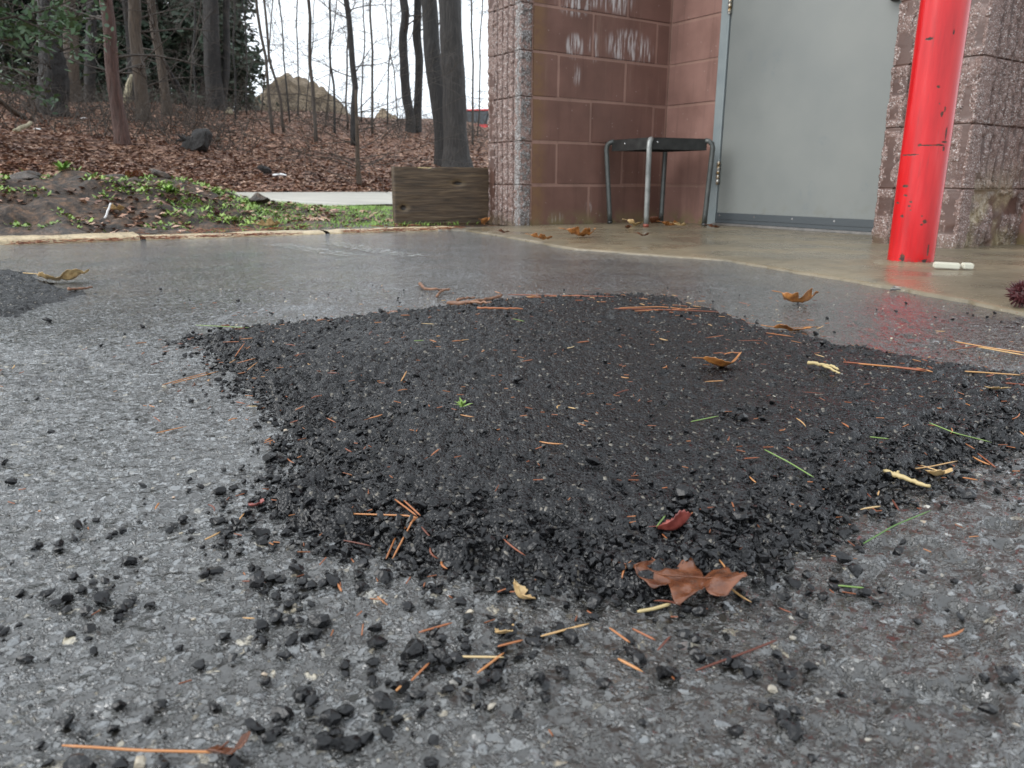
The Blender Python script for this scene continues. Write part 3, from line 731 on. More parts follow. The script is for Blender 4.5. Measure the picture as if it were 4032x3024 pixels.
frame.box(PI_ + AV * 0.3995 + AZ * 0.0115 + AU * 0.045, AV * 0.022, AU * 0.05, AZ * 2.12)
fr_o = frame.build('door_frame', MT['frame'], None, False); keep_world(fr_o, bld)
bv = fr_o.modifiers.new('bevel', 'BEVEL'); bv.width = 0.003; bv.segments = 2
door = dbox('door', MT['door'], 0.412, 1.326, 0.030, 2.13, -0.006, 0.038)
sweep = dbox('door_sweep', MT['sweep'], 0.414, 1.324, 0.022, 0.072, -0.016, -0.0065, door)
dbox('sweep_ridge', MT['sweep'], 0.414, 1.324, 0.040, 0.046, -0.019, -0.0155, door, 0.001)
for tq in (0.44, 0.66, 0.88, 1.10, 1.30):
    dbox('screw', MT['screw'], tq - 0.004, tq + 0.004, 0.055, 0.063, -0.0185, -0.0155, door, 0.0014)
dbox('threshold', MT['threshold'], 0.409, 1.329, 0.009, 0.0215, -0.040, 0.05, None, 0.003)
for z0 in (0.214, 1.005, 1.88):
    hg = MB()
    for q in range(5):
        zz = z0 + q * 0.0212
        b_ = PI_ + AV * 0.4095 - AU * 0.017
        hg.tube([b_ + AZ * (zz + 0.0006), b_ + AZ * (zz + 0.0206)], 0.0085, 14)
    b_ = PI_ + AV * 0.4095 - AU * 0.017
    hg.tube([b_ + AZ * (z0 - 0.004), b_ + AZ * z0], (0.005, 0.0085), 14); hg.tube([b_ + AZ * (z0 + 0.106), b_ + AZ * (z0 + 0.110)], (0.0085, 0.005), 14)
    keep_world(hg.build('hinge', MT['hinge'], None, True), door)
kn = MB(); b_ = PI_ + AV * 1.262 + AZ * 0.945
kn.tube([b_ - AU * 0.006, b_ - AU * 0.014], 0.034, 24); kn.tube([b_ - AU * 0.014, b_ - AU * 0.030], 0.014, 16)
prof = [(0.028, 0.014), (0.034, 0.024), (0.045, 0.029), (0.056, 0.029), (0.064, 0.022), (0.067, 0.008)]
kn.tube([b_ - AU * q for q, _ in prof], [q for _, q in prof], 24)
k_o = kn.build('knob', MT['knob'], None, True); keep_world(k_o, door)

# ------------------------------------------------------------------ red bollard
pb = gp(3582, 1036, 0.01); 
bol = thing('bollard', (pb[0], pb[1], 0.01), 'chipped red painted steel pipe bollard in front of the fluted pier', 'bollard')
R_ = 0.0572; mb = MB()
zs = np.concatenate([np.linspace(0, 0.98, 40), 0.98 + 0.045 * np.sin(np.linspace(0.15, 1.5, 8))])
rs = np.concatenate([np.full(40, R_), R_ * np.cos(np.linspace(0.15, 1.5, 8))])
th = np.linspace(0, 2 * np.pi, 49)[:-1]
ZZ, TH = np.meshgrid(zs, th, indexing='ij')
RR = rs[:, None] * np.ones_like(TH) + (vnoise(TH * 3, ZZ * 9, 4) - 0.5) * 0.0008
V = np.stack([RR * np.cos(TH), RR * np.sin(TH), ZZ], -1).reshape(-1, 3)
i, j = np.meshgrid(np.arange(47), np.arange(48), indexing='ij'); i, j = i.ravel(), j.ravel()
mk('pipe', V, [np.stack([i * 48 + j, i * 48 + (j + 1) % 48, (i + 1) * 48 + (j + 1) % 48, (i + 1) * 48 + j], 1)], MT['red'], bol)
# collar of patched mortar round the foot
th = np.linspace(0, 2 * np.pi, 61)[:-1]; V = []
for (rr, zz) in ((R_ - 0.004, 0.008), (R_ + 0.008, 0.007), (0.085, 0.004), (0.115, -0.006)):
    V.append(np.stack([(rr + (vnoise(th * 4, th * 0 + rr * 50, 2) - 0.5) * 0.02 * (rr > 0.07)) * np.cos(th), (rr + (vnoise(th * 4, th * 0 + rr * 50, 2) - 0.5) * 0.02 * (rr > 0.07)) * np.sin(th), zz + (vnoise(th * 9, th * 0, 6) - 0.5) * 0.003], -1))
i, j = np.meshgrid(np.arange(3), np.arange(60), indexing='ij'); i, j = i.ravel(), j.ravel()
mk('mortar_collar', np.concatenate(V), [np.stack([(i + 1) * 60 + j, (i + 1) * 60 + (j + 1) % 60, i * 60 + (j + 1) % 60, i * 60 + j], 1)], MT['concrete'], bol)

# ------------------------------------------------------------------ stool in the corner
SL, SF, SR, SB = np.array([0.505, 4.09, 0.010]), np.array([0.645, 3.80, 0.010]), np.array([0.955, 3.92, 0.010]), np.array([0.790, 4.19, 0.010])
ctr = (SL + SF + SR + SB) / 4
stool = thing('stool', (ctr[0], ctr[1], 0.010), 'low dark metal stool with four bent legs in the recess corner', 'stool')
ZS = 0.425
tops = []
for q in (SL, SF, SR, SB):
    d_ = q - ctr; d_[2] = 0; tops.append(ctr + d_ * (1.10 if q is SL else 1.03) + AZ * 0)
corner = [np.array([t_[0], t_[1], 0]) - 0.018 * (t_ - ctr) / np.linalg.norm(t_ - ctr) for t_ in tops]
mb = MB()
for a_, b_ in ((0, 1), (1, 2), (2, 3), (3, 0)):
    A_, B_ = corner[a_].copy(), corner[b_].copy(); d_ = (B_ - A_); L_ = np.linalg.norm(d_); d_ /= L_
    inn = np.cross(AZ, d_); inn = inn if np.dot(inn, ctr - A_) > 0 else -inn; inn[2] = 0
    apr = MB(); apr.box(np.array([A_[0], A_[1], ZS - 0.054]) + d_ * 0.003, d_ * (L_ - 0.006), inn * 0.004, AZ * 0.052)
    o_ = apr.build('apron_bar', MT['stool'], None, False); keep_world(o_, stool)
bm = bmesh.new()
vs_ = [bm.verts.new((corner[q][0], corner[q][1], ZS)) for q in range(4)]; fc = bm.faces.new(vs_)
ex = bmesh.ops.extrude_face_region(bm, geom=[fc])
for v in ex['geom']:
    if isinstance(v, bmesh.types.BMVert): v.co.z -= 0.0035
bmesh.ops.recalc_face_normals(bm, faces=bm.faces)
me = bpy.data.meshes.new('seat'); bm.to_mesh(me); bm.free(); me.materials.append(MT['stool'])
o_ = bpy.data.objects.new('seat', me); col.objects.link(o_); keep_world(o_, stool)
for q, foot_ in enumerate((SL, SF, SR, SB)):
    t_ = tops[q].copy(); d_ = (t_ - ctr); d_[2] = 0; d_ /= np.linalg.norm(d_)
    path = [np.array([t_[0], t_[1], ZS - 0.008]) - d_ * 0.030, np.array([t_[0], t_[1], ZS - 0.012]) - d_ * 0.010, np.array([t_[0], t_[1], ZS - 0.024]) + d_ * 0.004, np.array([t_[0], t_[1], ZS - 0.045]) + d_ * 0.009]
    for f_ in np.linspace(0.15, 1, 8): path.append((path[3] if f_ < 0.1 else (np.array([t_[0], t_[1], ZS - 0.045]) + d_ * 0.009)) * (1 - f_) + (foot_ + AZ * 0.012) * f_)
    lg = MB(); lg.tube(path, 0.0125, 12)
    lo = lg.build('leg', MT['leg_pale'] if q == 1 else MT['leg'], None, True); keep_world(lo, stool)
    cp = MB(); cp.tube([foot_ + AZ * 0.0002, foot_ + AZ * 0.013], 0.0138, 12)
    co = cp.build('foot_cap', MT['stopper'] if q == 1 else MT['stool'], None, True)
    keep_world(co, lo)
for (q, f_) in ((0, 0.35), (1, 0.12)):
    A_, B_ = corner[q], corner[(q + 1) % 4]; c_ = A_ * (1 - f_) + B_ * f_; d_ = (B_ - A_) / np.linalg.norm(B_ - A_)
    out = np.cross(d_, AZ); out = out if np.dot(out, c_ - ctr) > 0 else -out
    bt = MB(); bt.tube([np.array([c_[0], c_[1], ZS - 0.022]), np.array([c_[0], c_[1], ZS - 0.022]) + out * 0.003], (0.006, 0.004), 10); keep_world(bt.build('bolt', MT['screw'], None, True), stool)

# ------------------------------------------------------------------ plank on edge beside the pier
BL, BR = np.array([-0.585, 3.90, 0.004]), np.array([-0.115, 4.125, 0.004])
bd = BR - BL; bl_ = np.linalg.norm(bd); bd /= bl_; bn = np.array([-bd[1], bd[0], 0])
nx, nz = 60, 36; Hb = 0.283
Xb, Zb = np.meshgrid(np.linspace(0, bl_, nx), np.linspace(0, Hb, nz), indexing='ij')
db = (fbm(Xb * 9, Zb * 60, 3, 4) - 0.5) * 0.0035
for (kx, kz, rx, rz) in ((0.335, 0.205, 0.030, 0.012), (0.045, 0.085, 0.020, 0.014)):
    db -= 0.012 * np.exp(-((Xb - kx) / rx) ** 2 - ((Zb - kz) / rz) ** 2)
top_chip = 0.012 * np.exp(-((Xb - 0.17) / 0.035) ** 2) * (Zb > Hb * 0.97)
V = np.stack([Xb, -db, Zb - top_chip], -1).reshape(-1, 3)
Vb = np.stack([Xb, np.full_like(Xb, 0.038), Zb - top_chip], -1).reshape(-1, 3)
rim = [(i * nz, (i + 1) * nz) for i in range(nx - 1)] + [((nx - 1) * nz + j, (nx - 1) * nz + j + 1) for j in range(nz - 1)] + [((i + 1) * nz + nz - 1, i * nz + nz - 1) for i in range(nx - 1)] + [(j + 1, j) for j in range(nz - 1)]
n0 = nx * nz
pk = mk('plank', np.concatenate([V, Vb]), [grid_quads(nx, nz), grid_quads(nx, nz)[:, ::-1] + n0, np.array([(p_, p_ + n0, q_ + n0, q_) for p_, q_ in rim])], MT['plank'])
pk.location = Vector(BL); pk.rotation_euler = (0, 0, math.atan2(bd[1], bd[0]))
tag(pk, 'dark weathered knotty wooden plank standing on edge against the pier', 'plank')
sp = MB(); sp.box((0.125, -0.0015, Hb - 0.006), (0.07, 0, 0), (0, 0.02, 0), (0, 0, 0.004)); sp.build('splintered_edge', MT['fresh_wood'], pk, False)['label'] = 'pale freshly splintered top edge'

# ------------------------------------------------------------------ fresh black patches
def poly_sd(x, y, poly):
    """signed distance, positive inside"""
    d = np.full(x.shape, 1e9); inside = np.zeros(x.shape, bool)
    n = len(poly)
    for i in range(n):
        x0, y0 = poly[i]; x1, y1 = poly[(i + 1) % n]
        ex, ey = x1 - x0, y1 - y0
        t = np.clip(((x - x0) * ex + (y - y0) * ey) / (ex * ex + ey * ey + 1e-12), 0, 1)
        d = np.minimum(d, np.hypot(x - x0 - t * ex, y - y0 - t * ey))
        c = ((y0 > y) != (y1 > y)) & (x < (x1 - x0) * (y - y0) / (y1 - y0 + 1e-12) + x0)
        inside ^= c
    return np.where(inside, d, -d)
OUT = [(760, 1330), (1000, 1296), (1300, 1268), (1600, 1230), (2000, 1190), (2350, 1166), (2640, 1180), (2830, 1235), (3050, 1305), (3350, 1372), (3640, 1420), (3900, 1470), (4250, 1540),
       (4250, 1650), (4010, 1760), (3800, 1860), (3560, 1950), (3300, 2070), (3040, 2200), (2820, 2290), (2560, 2370), (2280, 2360), (2000, 2330), (1760, 2300), (1500, 2220), (1280, 2150), (1120, 2090), (1080, 2000),
       (1150, 1880), (1120, 1760), (1050, 1650), (960, 1530), (880, 1440), (800, 1380)]
POLY = [tuple(gp(*q)[:2]) for q in OUT]
OUT2 = [(-260, 1085), (-100, 1072), (60, 1068), (150, 1078), (190, 1108), (250, 1135), (420, 1150), (300, 1168), (240, 1190), (150, 1225), (20, 1250), (-150, 1262), (-300, 1240)]
POLY2 = [tuple(gp(*q)[:2]) for q in OUT2]
def patch_sd(x, y, poly):
    x, y = np.asarray(x, float), np.asarray(y, float)
    w = (fbm(x * 26, y * 26, 12, 3) - 0.5) * 0.050 + (vnoise(x * 120, y * 120, 14) - 0.5) * 0.012
    return poly_sd(x, y, poly) + w
def patch_base(x, y, sd, hmax):
    lump = (fbm(x * 5.5 + 9, y * 5.5, 15, 3) - 0.5)
    return -0.006 + (hmax + 0.006) * (0.55 * smooth(0.0, 0.035, sd) + 0.45 * smooth(0.02, 0.16, sd)) + lump * 0.007 * smooth(0.0, 0.08, sd)
def patch(name, poly, step, hmax, label, seed):
    A_ = np.array(poly); lo, hi = A_.min(0) - 0.04, A_.max(0) + 0.04
    hi[0] = min(hi[0], 1.15)
    X, Y = np.meshgrid(np.arange(lo[0], hi[0], step), np.arange(lo[1], hi[1], step), indexing='ij')
    sd = patch_sd(X, Y, poly)
    Z = patch_base(X, Y, sd, hmax)
    coarse = 1 - smooth(0.03, 0.20, sd)                           # raked edge is coarse, the tamped middle fine
    coarse = np.clip(coarse * 0.9 + 0.55 * smooth(0.5, 0.7, fbm(X * 6, Y * 6, seed + 30, 3)) * (1 - smooth(0.2, 0.4, sd)), 0, 1)
    f1, f2, r1 = worley(X / 0.0115 + vnoise(X * 200, Y * 200, 3) * 0.4, Y / 0.0115, seed)
    g1, g2, r2 = worley(X / 0.0062 + vnoise(X * 300, Y * 300, 5) * 0.4, Y / 0.0062 + vnoise(X * 300 + 7, Y * 300, 5) * 0.4, seed + 4)
    k1, _, r3 = worley(X / 0.0034, Y / 0.0034, seed + 8)
    st = (np.sqrt(np.clip(1 - (f1 / 0.75) ** 2, 0, 1)) * (0.3 + r1) - 0.5) * 0.0066 * coarse
    st += (np.sqrt(np.clip(1 - (g1 / 0.75) ** 2, 0, 1)) * (0.25 + r2) - 0.5) * (0.0036 - 0.0012 * (1 - coarse))
    st += (r3 * 0.6 - k1) * 0.0010
    pitn = smooth(0.62, 0.75, fbm(X * 60, Y * 60, seed + 17, 3))
    st -= pitn * 0.0035
    Z = Z + st * smooth(-0.012, 0.01, sd)
    Z = np.where(sd < -0.012, -0.02, Z)
    keep = (sd[:-1, :-1] > -0.014) | (sd[1:, 1:] > -0.014)
    Q = grid_quads(*X.shape, keep=keep)
    used = np.unique(Q); remap = np.zeros(X.size, int); remap[used] = np.arange(len(used))
    V = np.stack([X, Y, Z], -1).reshape(-1, 3)[used]
    o = mk(name, V, [remap[Q]], MT['tar'])
    return tag(o, label, 'asphalt patch')
big_patch = patch('asphalt_patch', POLY, 0.0026, 0.020, 'large fresh black mound of coarse asphalt patching the wet lot', 3)
patch('asphalt_patch', POLY2, 0.006, 0.014, 'small black asphalt patch near the kerb, apart from the large one', 11)
def surf(x, y):
    """height of the lot or of a patch on it"""
    x, y = np.asarray(x, float), np.asarray(y, float)
    z = lot_z(x, y)
    for poly, h in ((POLY, 0.020), (POLY2, 0.014)):
        sd = patch_sd(x, y, poly)
        z = np.maximum(z, np.where(sd > 0, patch_base(x, y, sd, h), -1))
    return z

# ------------------------------------------------------------------ loose stones
def rock_arrays(seed, sub=2, flat=0.7, amp=0.42):
    bm = bmesh.new(); bmesh.ops.create_icosphere(bm, subdivisions=sub, radius=1.0)
    V = np.array([v.co[:] for v in bm.verts]); T = np.array([[v.index for v in f.verts] for f in bm.faces]); bm.free()
    r_ = np.random.default_rng(seed)
    for _ in range(11):                                            # planar facets knock the sphere into a broken stone
        d_ = r_.normal(size=3); d_ /= np.linalg.norm(d_); lim = r_.uniform(0.38, 0.78)
        k_ = V @ d_; V = V - np.where(k_ > lim, k_ - lim, 0)[:, None] * d_
    n_ = vnoise(V[:, 0] * 2.3 + seed, V[:, 1] * 2.3 + V[:, 2] * 1.7, seed) - 0.5
    V = V * (1 + amp * n_)[:, None]
    V *= np.array([1.0, r_.uniform(0.65, 0.9), flat * r_.uniform(0.75, 1.0)])
    return V / np.abs(V).max(), T
ROCKS = [rock_arrays(q) for q in range(9)]
ROCKS1 = [rock_arrays(300 + q, 1, 0.8, 0.5) for q in range(12)]
ROCK_ME = []
for q, (V, T) in enumerate(ROCKS):
    o = mk('loose_stone', V, [T], MT['tar_stone'], None, False); ROCK_ME.append(o.data); bpy.data.objects.remove(o)
def in_view(p, mg=60):
    d = np.asarray(p) - np.array([0, 0, CAM_H]); f_ = d @ np.array(_fw)
    if f_ <= 0.05: return None
    X_, Y_ = CX + FPX * (d @ np.array(_right)) / f_, CY - FPX * (d @ np.array(_up)) / f_
    return (X_, Y_, f_) if -mg < X_ < 4032 + mg and -mg < Y_ < 3024 + mg else None
# stone positions: thickly along the raked edge, thinning outwards, a few strays across the lot
cand = []
sx, sy = rng.uniform(-0.75, 0.95, 60000), rng.uniform(0.24, 1.60, 60000)
sd = patch_sd(sx, sy, POLY)
front = 1 - smooth(0.40, 0.85, sy); left = 1 - smooth(-0.1, 0.25, sx)
reach = 0.008 + 0.046 * front * (1 - 0.8 * left * smooth(0.42, 0.5, sy)) * (1 - 0.6 * smooth(0.12, 0.22, sx)) + 0.005 * left
pr_ = np.where(sd < 0, np.exp(sd / reach), 0.45 * np.exp(-np.abs(sd - 0.02) / 0.06)) * (0.25 + 0.75 * np.maximum(front, left * 0.6))
clump = smooth(0.42, 0.6, fbm(sx * 17, sy * 17, 33, 3))
pr_ = pr_ * (0.12 + 0.88 * clump)
keepm = rng.random(len(sx)) < pr_ * 3.4
stones = []
for x_, y_, d_ in zip(sx[keepm], sy[keepm], sd[keepm]):
    u_ = rng.random()
    r_ = 0.0009 + 0.0042 * u_ ** 2.8 + (0.0028 if rng.random() < 0.04 else 0)
    if d_ > 0.0: r_ *= 0.9
    stones.append((x_, y_, r_))
for x_, y_ in zip(rng.uniform(-1.2, 1.0, 260), rng.uniform(0.3, 1.7, 260)):
    stones.append((x_, y_, 0.0012 + 0.0035 * rng.random() ** 2))
# the clearly visible strays in front of and beside the patch
for (X_, Y_, w_) in ((880, 2490, 62), (915, 2575, 60), (770, 2600, 66), (1030, 2440, 66), (1480, 2520, 100), (1460, 2590, 64), (1620, 2560, 110), (2100, 2530, 90), (2255, 2505, 80), (2490, 2560, 70), (2520, 2585, 60), (2380, 2690, 60),
                     (1190, 2710, 80), (1500, 2760, 100), (1360, 2915, 110), (1440, 2890, 60), (1110, 2800, 90), (1000, 2840, 70), (840, 2760, 50), (2030, 2810, 64), (2850, 2560, 50), (2870, 2600, 60), (3020, 2420, 56), (3160, 2410, 62),
                     (3370, 2240, 60), (3375, 2140, 40), (3960, 2640, 90), (3880, 2650, 40), (3760, 2275, 36), (190, 1258, 44), (800, 2245, 50), (860, 2230, 60), (560, 1285, 26), (1700, 2900, 60), (300, 3005, 150), (460, 2990, 70), (640, 2985, 80),
                     (1900, 2690, 80), (2120, 2480, 56), (1240, 2480, 50), (1290, 2900, 60), (2600, 2650, 44), (3040, 2770, 40), (1800, 2590, 70), (1960, 2600, 64), (1700, 2480, 74), (1360, 2590, 60), (2330, 2420, 56), (1980, 2450, 80), (2700, 2480, 60), (2860, 2500, 54), (560, 1900, 30), (740, 1913, 34), (860, 1920, 60), (1250, 1870, 36)):
    p_ = gp(X_, Y_, 0.003); d_ = np.linalg.norm(p_ - np.array([0, 0, CAM_H]))
    stones.append((p_[0], p_[1], w_ / 2 / FPX * d_))
def where(x, y):
    """which landmark a bit of litter lies by"""
    lf, nb_ = gp(2700, 2275), gp(1600, 2060)
    on = patch_sd(x, y, POLY) > 0.0
    if np.hypot(x - lf[0], y - lf[1]) < 0.060: return 'beside the large oak leaf', 'by the oak leaf'
    if np.hypot(x - nb_[0], y - nb_[1]) < 0.060: return 'beside the spread bundle of long needles', 'by the needle bundle'
    if np.hypot(x + 0.55, y - 1.05) < 0.22 and not on: return 'on grey asphalt off the pointed end of the patch', 'off the pointed end'
    apr = np.min(np.hypot(E0[:, 0] - x, E0[:, 1] - y))
    if not on and y > 1.15: return 'on grey asphalt between the patch and the kerb or apron', 'beyond the patch'
    if on: return ('on the black patch, in its half toward the bollard' if x > 0.12 else 'on the black patch, in its half toward the woods'), ('on the patch toward the bollard' if x > 0.12 else 'on the patch toward the woods')
    return ('on grey asphalt off the bollard end of the patch' if x > 0.16 else 'on grey asphalt off the coarse edge opposite the kerb' if y < 0.40 else 'on grey asphalt along the woods side of the patch'), ('off the bollard end' if x > 0.16 else 'off the coarse edge' if y < 0.40 else 'along the woods side')
vis, rest = [], []
for s_ in stones:
    z_ = float(surf(s_[0], s_[1])); q = in_view((s_[0], s_[1], z_))
    (vis if q else rest).append((s_[2] / q[2] if q else 0, *s_, z_))
vis.sort(key=lambda q: -q[0])
hero, rest = vis[:290], vis[290:] + rest
for q, (_, x_, y_, r_, z_) in enumerate(hero):
    o = bpy.data.objects.new('loose_stone', ROCK_ME[q % len(ROCK_ME)]); col.objects.link(o)
    o.location = (x_, y_, z_ + r_ * 0.42); s3 = r_ * random.uniform(0.9, 1.15)
    o.scale = (s3, s3, s3); o.rotation_euler = (random.uniform(-0.35, 0.35), random.uniform(-0.35, 0.35), random.uniform(0, 6.28))
    w_, wh_ = where(x_, y_); big_ = 'large' if r_ > 0.0062 else ('middling' if r_ > 0.0042 else 'small')
    tag(o, big_ + ' tar coated black stone ' + w_, 'stone', big_ + ' loose stones ' + wh_)
def scatter_rocks(name, items, m, kind_label, ROCKS=ROCKS):
    mb = MB()
    for q, (x_, y_, r_, z_) in enumerate(items):
        V, T = ROCKS[q % len(ROCKS)]
        a_ = random.uniform(0, 6.28); ca, sa = math.cos(a_), math.sin(a_)
        W = V @ np.array([[ca, sa, 0], [-sa, ca, 0], [0, 0, 1]]) * r_
        tl_ = random.uniform(-0.4, 0.4); W[:, 2] += W[:, 0] * tl_
        mb.add(W + np.array([x_, y_, z_ + r_ * 0.40]), None, T)
    return tag(mb.build(name, m, None, False), kind_label, None, None, 'stuff')
scatter_rocks('stone_crumbs', [q[1:] for q in rest], MT['tar_stone'], 'small black asphalt crumbs round the patches')
# the coarse mix itself: broken stones bedded all over the patch, biggest along its raked rim
bx, by = np.meshgrid(np.arange(-0.50, 0.80, 0.0050), np.arange(0.30, 1.12, 0.0050), indexing='ij')
bx = (bx + rng.uniform(-0.0024, 0.0024, bx.shape)).ravel(); by = (by + rng.uniform(-0.0024, 0.0024, by.shape)).ravel()
bs = patch_sd(bx, by, POLY); cz_ = 1 - smooth(0.02, 0.13, bs)
ok = (bs > -0.004) & (rng.random(len(bx)) < np.clip(0.35 + 0.65 * cz_, 0, 1)) & (np.abs(bx) < 0.70 * by + 0.05)
bx, by, cz_ = bx[ok], by[ok], cz_[ok]; bz = surf(bx, by)
br_ = (0.0015 + 0.0020 * rng.random(len(bx)) ** 1.8) * (0.80 + 0.80 * cz_ * rng.random(len(bx))) * (1 - 0.35 * smooth(0.45, 0.85, by))
bed = scatter_rocks('bedded_stones', list(zip(bx, by, br_, bz - 0.0012 * (1 - cz_) - 0.0004 + 0.0012 * rng.random(len(bx)))), MT['tar_stone'], 'coarse black stones of the patch mix', ROCKS1)
del bed['label']; bed.parent = big_patch
chips = []
for x_, y_ in zip(rng.uniform(-0.6, 0.9, 1000), rng.uniform(0.25, 1.6, 1000)):
    inside = patch_sd(x_, y_, POLY) > 0.02
    if inside and rng.random() < 0.85: continue
    chips.append((x_, y_, (0.0009 + 0.0022 * rng.random() ** 2.5) * (0.7 if inside else 1), float(surf(x_, y_)) - 0.0006))
scatter_rocks('pale_chips', chips, MT['chips'], 'tiny pale stone chips bedded in the asphalt')

# ------------------------------------------------------------------ needles, twigs and leaves on the ground
def px_line(pts, lift=0.003):
    out = []
    for (X_, Y_) in pts:
        p_ = gp(X_, Y_, 0.012)
        for _ in range(3): p_ = gp(X_, Y_, float(surf(p_[0], p_[1])) + lift)
        out.append(p_)
    return np.array(out)
def needle_mesh(L, r_, bend, seed):
    t_ = np.linspace(-0.5, 0.5, 6); rr = np.array([0.55, 1, 1, 1, 0.85, 0.25]) * r_
    p_ = np.stack([t_ * L, bend * (t_ ** 2 - 0.12) * L, 0.10 * bend * t_ * L], 1)
    mb = MB(); mb.tube(p_, rr, 5); return mb
NEEDLE = []
for q in range(10):
    o = needle_mesh(1.0, 0.055 + 0.012 * (q % 3), (-0.5, 0.15, 0.55, -0.2, 0.8, 0.05, 0.3, -0.65, 0.0, -0.1)[q], q).build('pine_needle', MT['needle']); NEEDLE.append(o.data); bpy.data.objects.remove(o)
cnt = 0
def put_needle(x_, y_, L_, rz, label, group, thin=1.0):
    global cnt
    o = bpy.data.objects.new('pine_needle', NEEDLE[cnt % 10]); cnt += 1; col.objects.link(o)
    dx, dy = math.cos(rz) * L_ / 2, math.sin(rz) * L_ / 2
    z0, z1 = float(surf(x_ - dx, y_ - dy)), float(surf(x_ + dx, y_ + dy)); zm = max(float(surf(x_, y_)), (z0 + z1) / 2)
    o.location = (x_, y_, zm + 0.0030); th_ = 0.0095 / L_ * thin
    o.scale = (L_, L_ * min(1, th_), L_ * min(1, th_)); o.rotation_euler = (0, -math.atan2(z1 - z0, L_) + random.uniform(-0.08, 0.08), rz)
    tag(o, label, 'pine needle', group)
# short fragments over the patch and round it
nx_, ny_ = rng.uniform(-0.62, 0.95, 5000), rng.uniform(0.25, 1.7, 5000)
sdn = patch_sd(nx_, ny_, POLY)
pn = np.where(sdn > 0.0, 0.075 + 0.30 * np.exp(-np.abs(sdn - 0.02) / 0.035), 0.22 * np.exp(sdn / 0.07) + 0.012)
got = 0
for x_, y_, s_, p_ in zip(nx_, ny_, sdn, pn):
    if rng.random() > p_ * 0.6 or got >= 235: continue
    if in_view((x_, y_, 0.01)) is None: continue
    got += 1
    L_ = rng.choice([0.008, 0.011, 0.014, 0.018, 0.026, 0.036], p=[0.2, 0.27, 0.23, 0.17, 0.08, 0.05]) * rng.uniform(0.85, 1.15)
    put_needle(x_, y_, L_, rng.uniform(0, 6.28), ('long' if L_ > 0.022 else 'short') + ' broken orange pine needle ' + where(x_, y_)[0], ('long' if L_ > 0.022 else 'short') + ' needle bits ' + where(x_, y_)[1], 1.0)
def strand(name, pts, r_, m, label, cat, group=None, n=5, lift=0.004):
    P_ = px_line(pts, lift)
    if len(P_) > 2 or True:
        k_ = np.linspace(0, len(P_) - 1, 4 * len(P_)); P_ = np.stack([np.interp(k_, np.arange(len(P_)), P_[:, c_]) for c_ in range(3)], 1)
    rr = r_ * np.concatenate([[0.6], np.ones(len(P_) - 2), [0.35]])
    o_ = P_.mean(0); mb = MB(); mb.tube(P_ - o_, rr, n)
    o = mb.build(name, m); o.location = Vector(o_); return tag(o, label, cat, group)
# long pine needle cluster and other long needles
for pts in (((1358, 2022), (1600, 2030), (1640, 2038)), ((1555, 1966), (1640, 2030)), ((1590, 1970), (1655, 2030)), ((1645, 2035), (1560, 2110), (1520, 2200)), ((1630, 2040), (1545, 2200)), ((1660, 2075), (1735, 2165))):
    strand('pine_needle', pts, 0.0006, MT['needle'], 'long golden pine needle in the spread bundle on the patch', 'pine needle', 'spread bundle of long needles')
strand('pine_needle', ((245, 2935), (560, 2955), (880, 2962)), 0.00062, MT['needle'], 'long golden pine needle on the asphalt, ending at a brown leaf scrap', 'pine needle')
for pts in (((2420, 1215), (2690, 1222), (2830, 1228)), ((2440, 1212), (2600, 1208), (2700, 1218)), ((2500, 1225), (2760, 1215)), ((2000, 1160), (2420, 1168)), ((2060, 1172), (2300, 1162))):
    strand('pine_needle', pts, 0.0011, MT['needle'], 'long orange needle along the far rim of the large patch', 'pine needle', 'long needles on the far rim')
for pts in (((3320, 1425), (3470, 1440), (3660, 1457)), ((3380, 1432), (3560, 1448)), ((3480, 1440), (3640, 1460)), ((3760, 1345), (3900, 1370), (4040, 1390)), ((3850, 1366), (4040, 1400)), ((3740, 1378), (3860, 1362)), ((3800, 1462), (4030, 1478)), ((3960, 1508), (4040, 1516))):
    strand('pine_needle', pts, 0.0010, MT['needle'], 'long orange needle beside the patch rim facing the bollard', 'pine needle', 'long needles near the bollard side')
for pts in (((3570, 1850), (3660, 1838), (3770, 1815)), ((3620, 1830), (3730, 1865)), ((3790, 1880), (3850, 1890)), ((3850, 1785), (3920, 1840)), ((3550, 1810), (3580, 1850))):
    strand('pine_needle', pts, 0.0006, MT['needle'], 'curved orange needle in the tangle at the patch corner', 'pine needle', 'needle tangle at the patch corner')
for pts in (((1650, 2490), (1780, 2452)), ((1620, 2680), (1690, 2610)), ((1790, 2585), (1985, 2588)), ((1880, 2650), (1985, 2570)), ((2130, 2505), (2320, 2455)), ((2400, 2472), (2480, 2530)), ((2590, 2560), (2640, 2505)), ((2490, 2475), (2580, 2520)), ((1560, 2720), (1580, 2700)), ((2740, 2640), (2960, 2560), (3060, 2520)), ((1960, 2545), (2060, 2520)), ((680, 1510), (860, 1462)), ((640, 1515), (820, 1465)), ((160, 2012), (150, 2012))):
    strand('pine_needle', pts, 0.00058, MT['needle'], 'long reddish needle among the loose stones before the patch', 'pine needle', 'long needles among the stones')
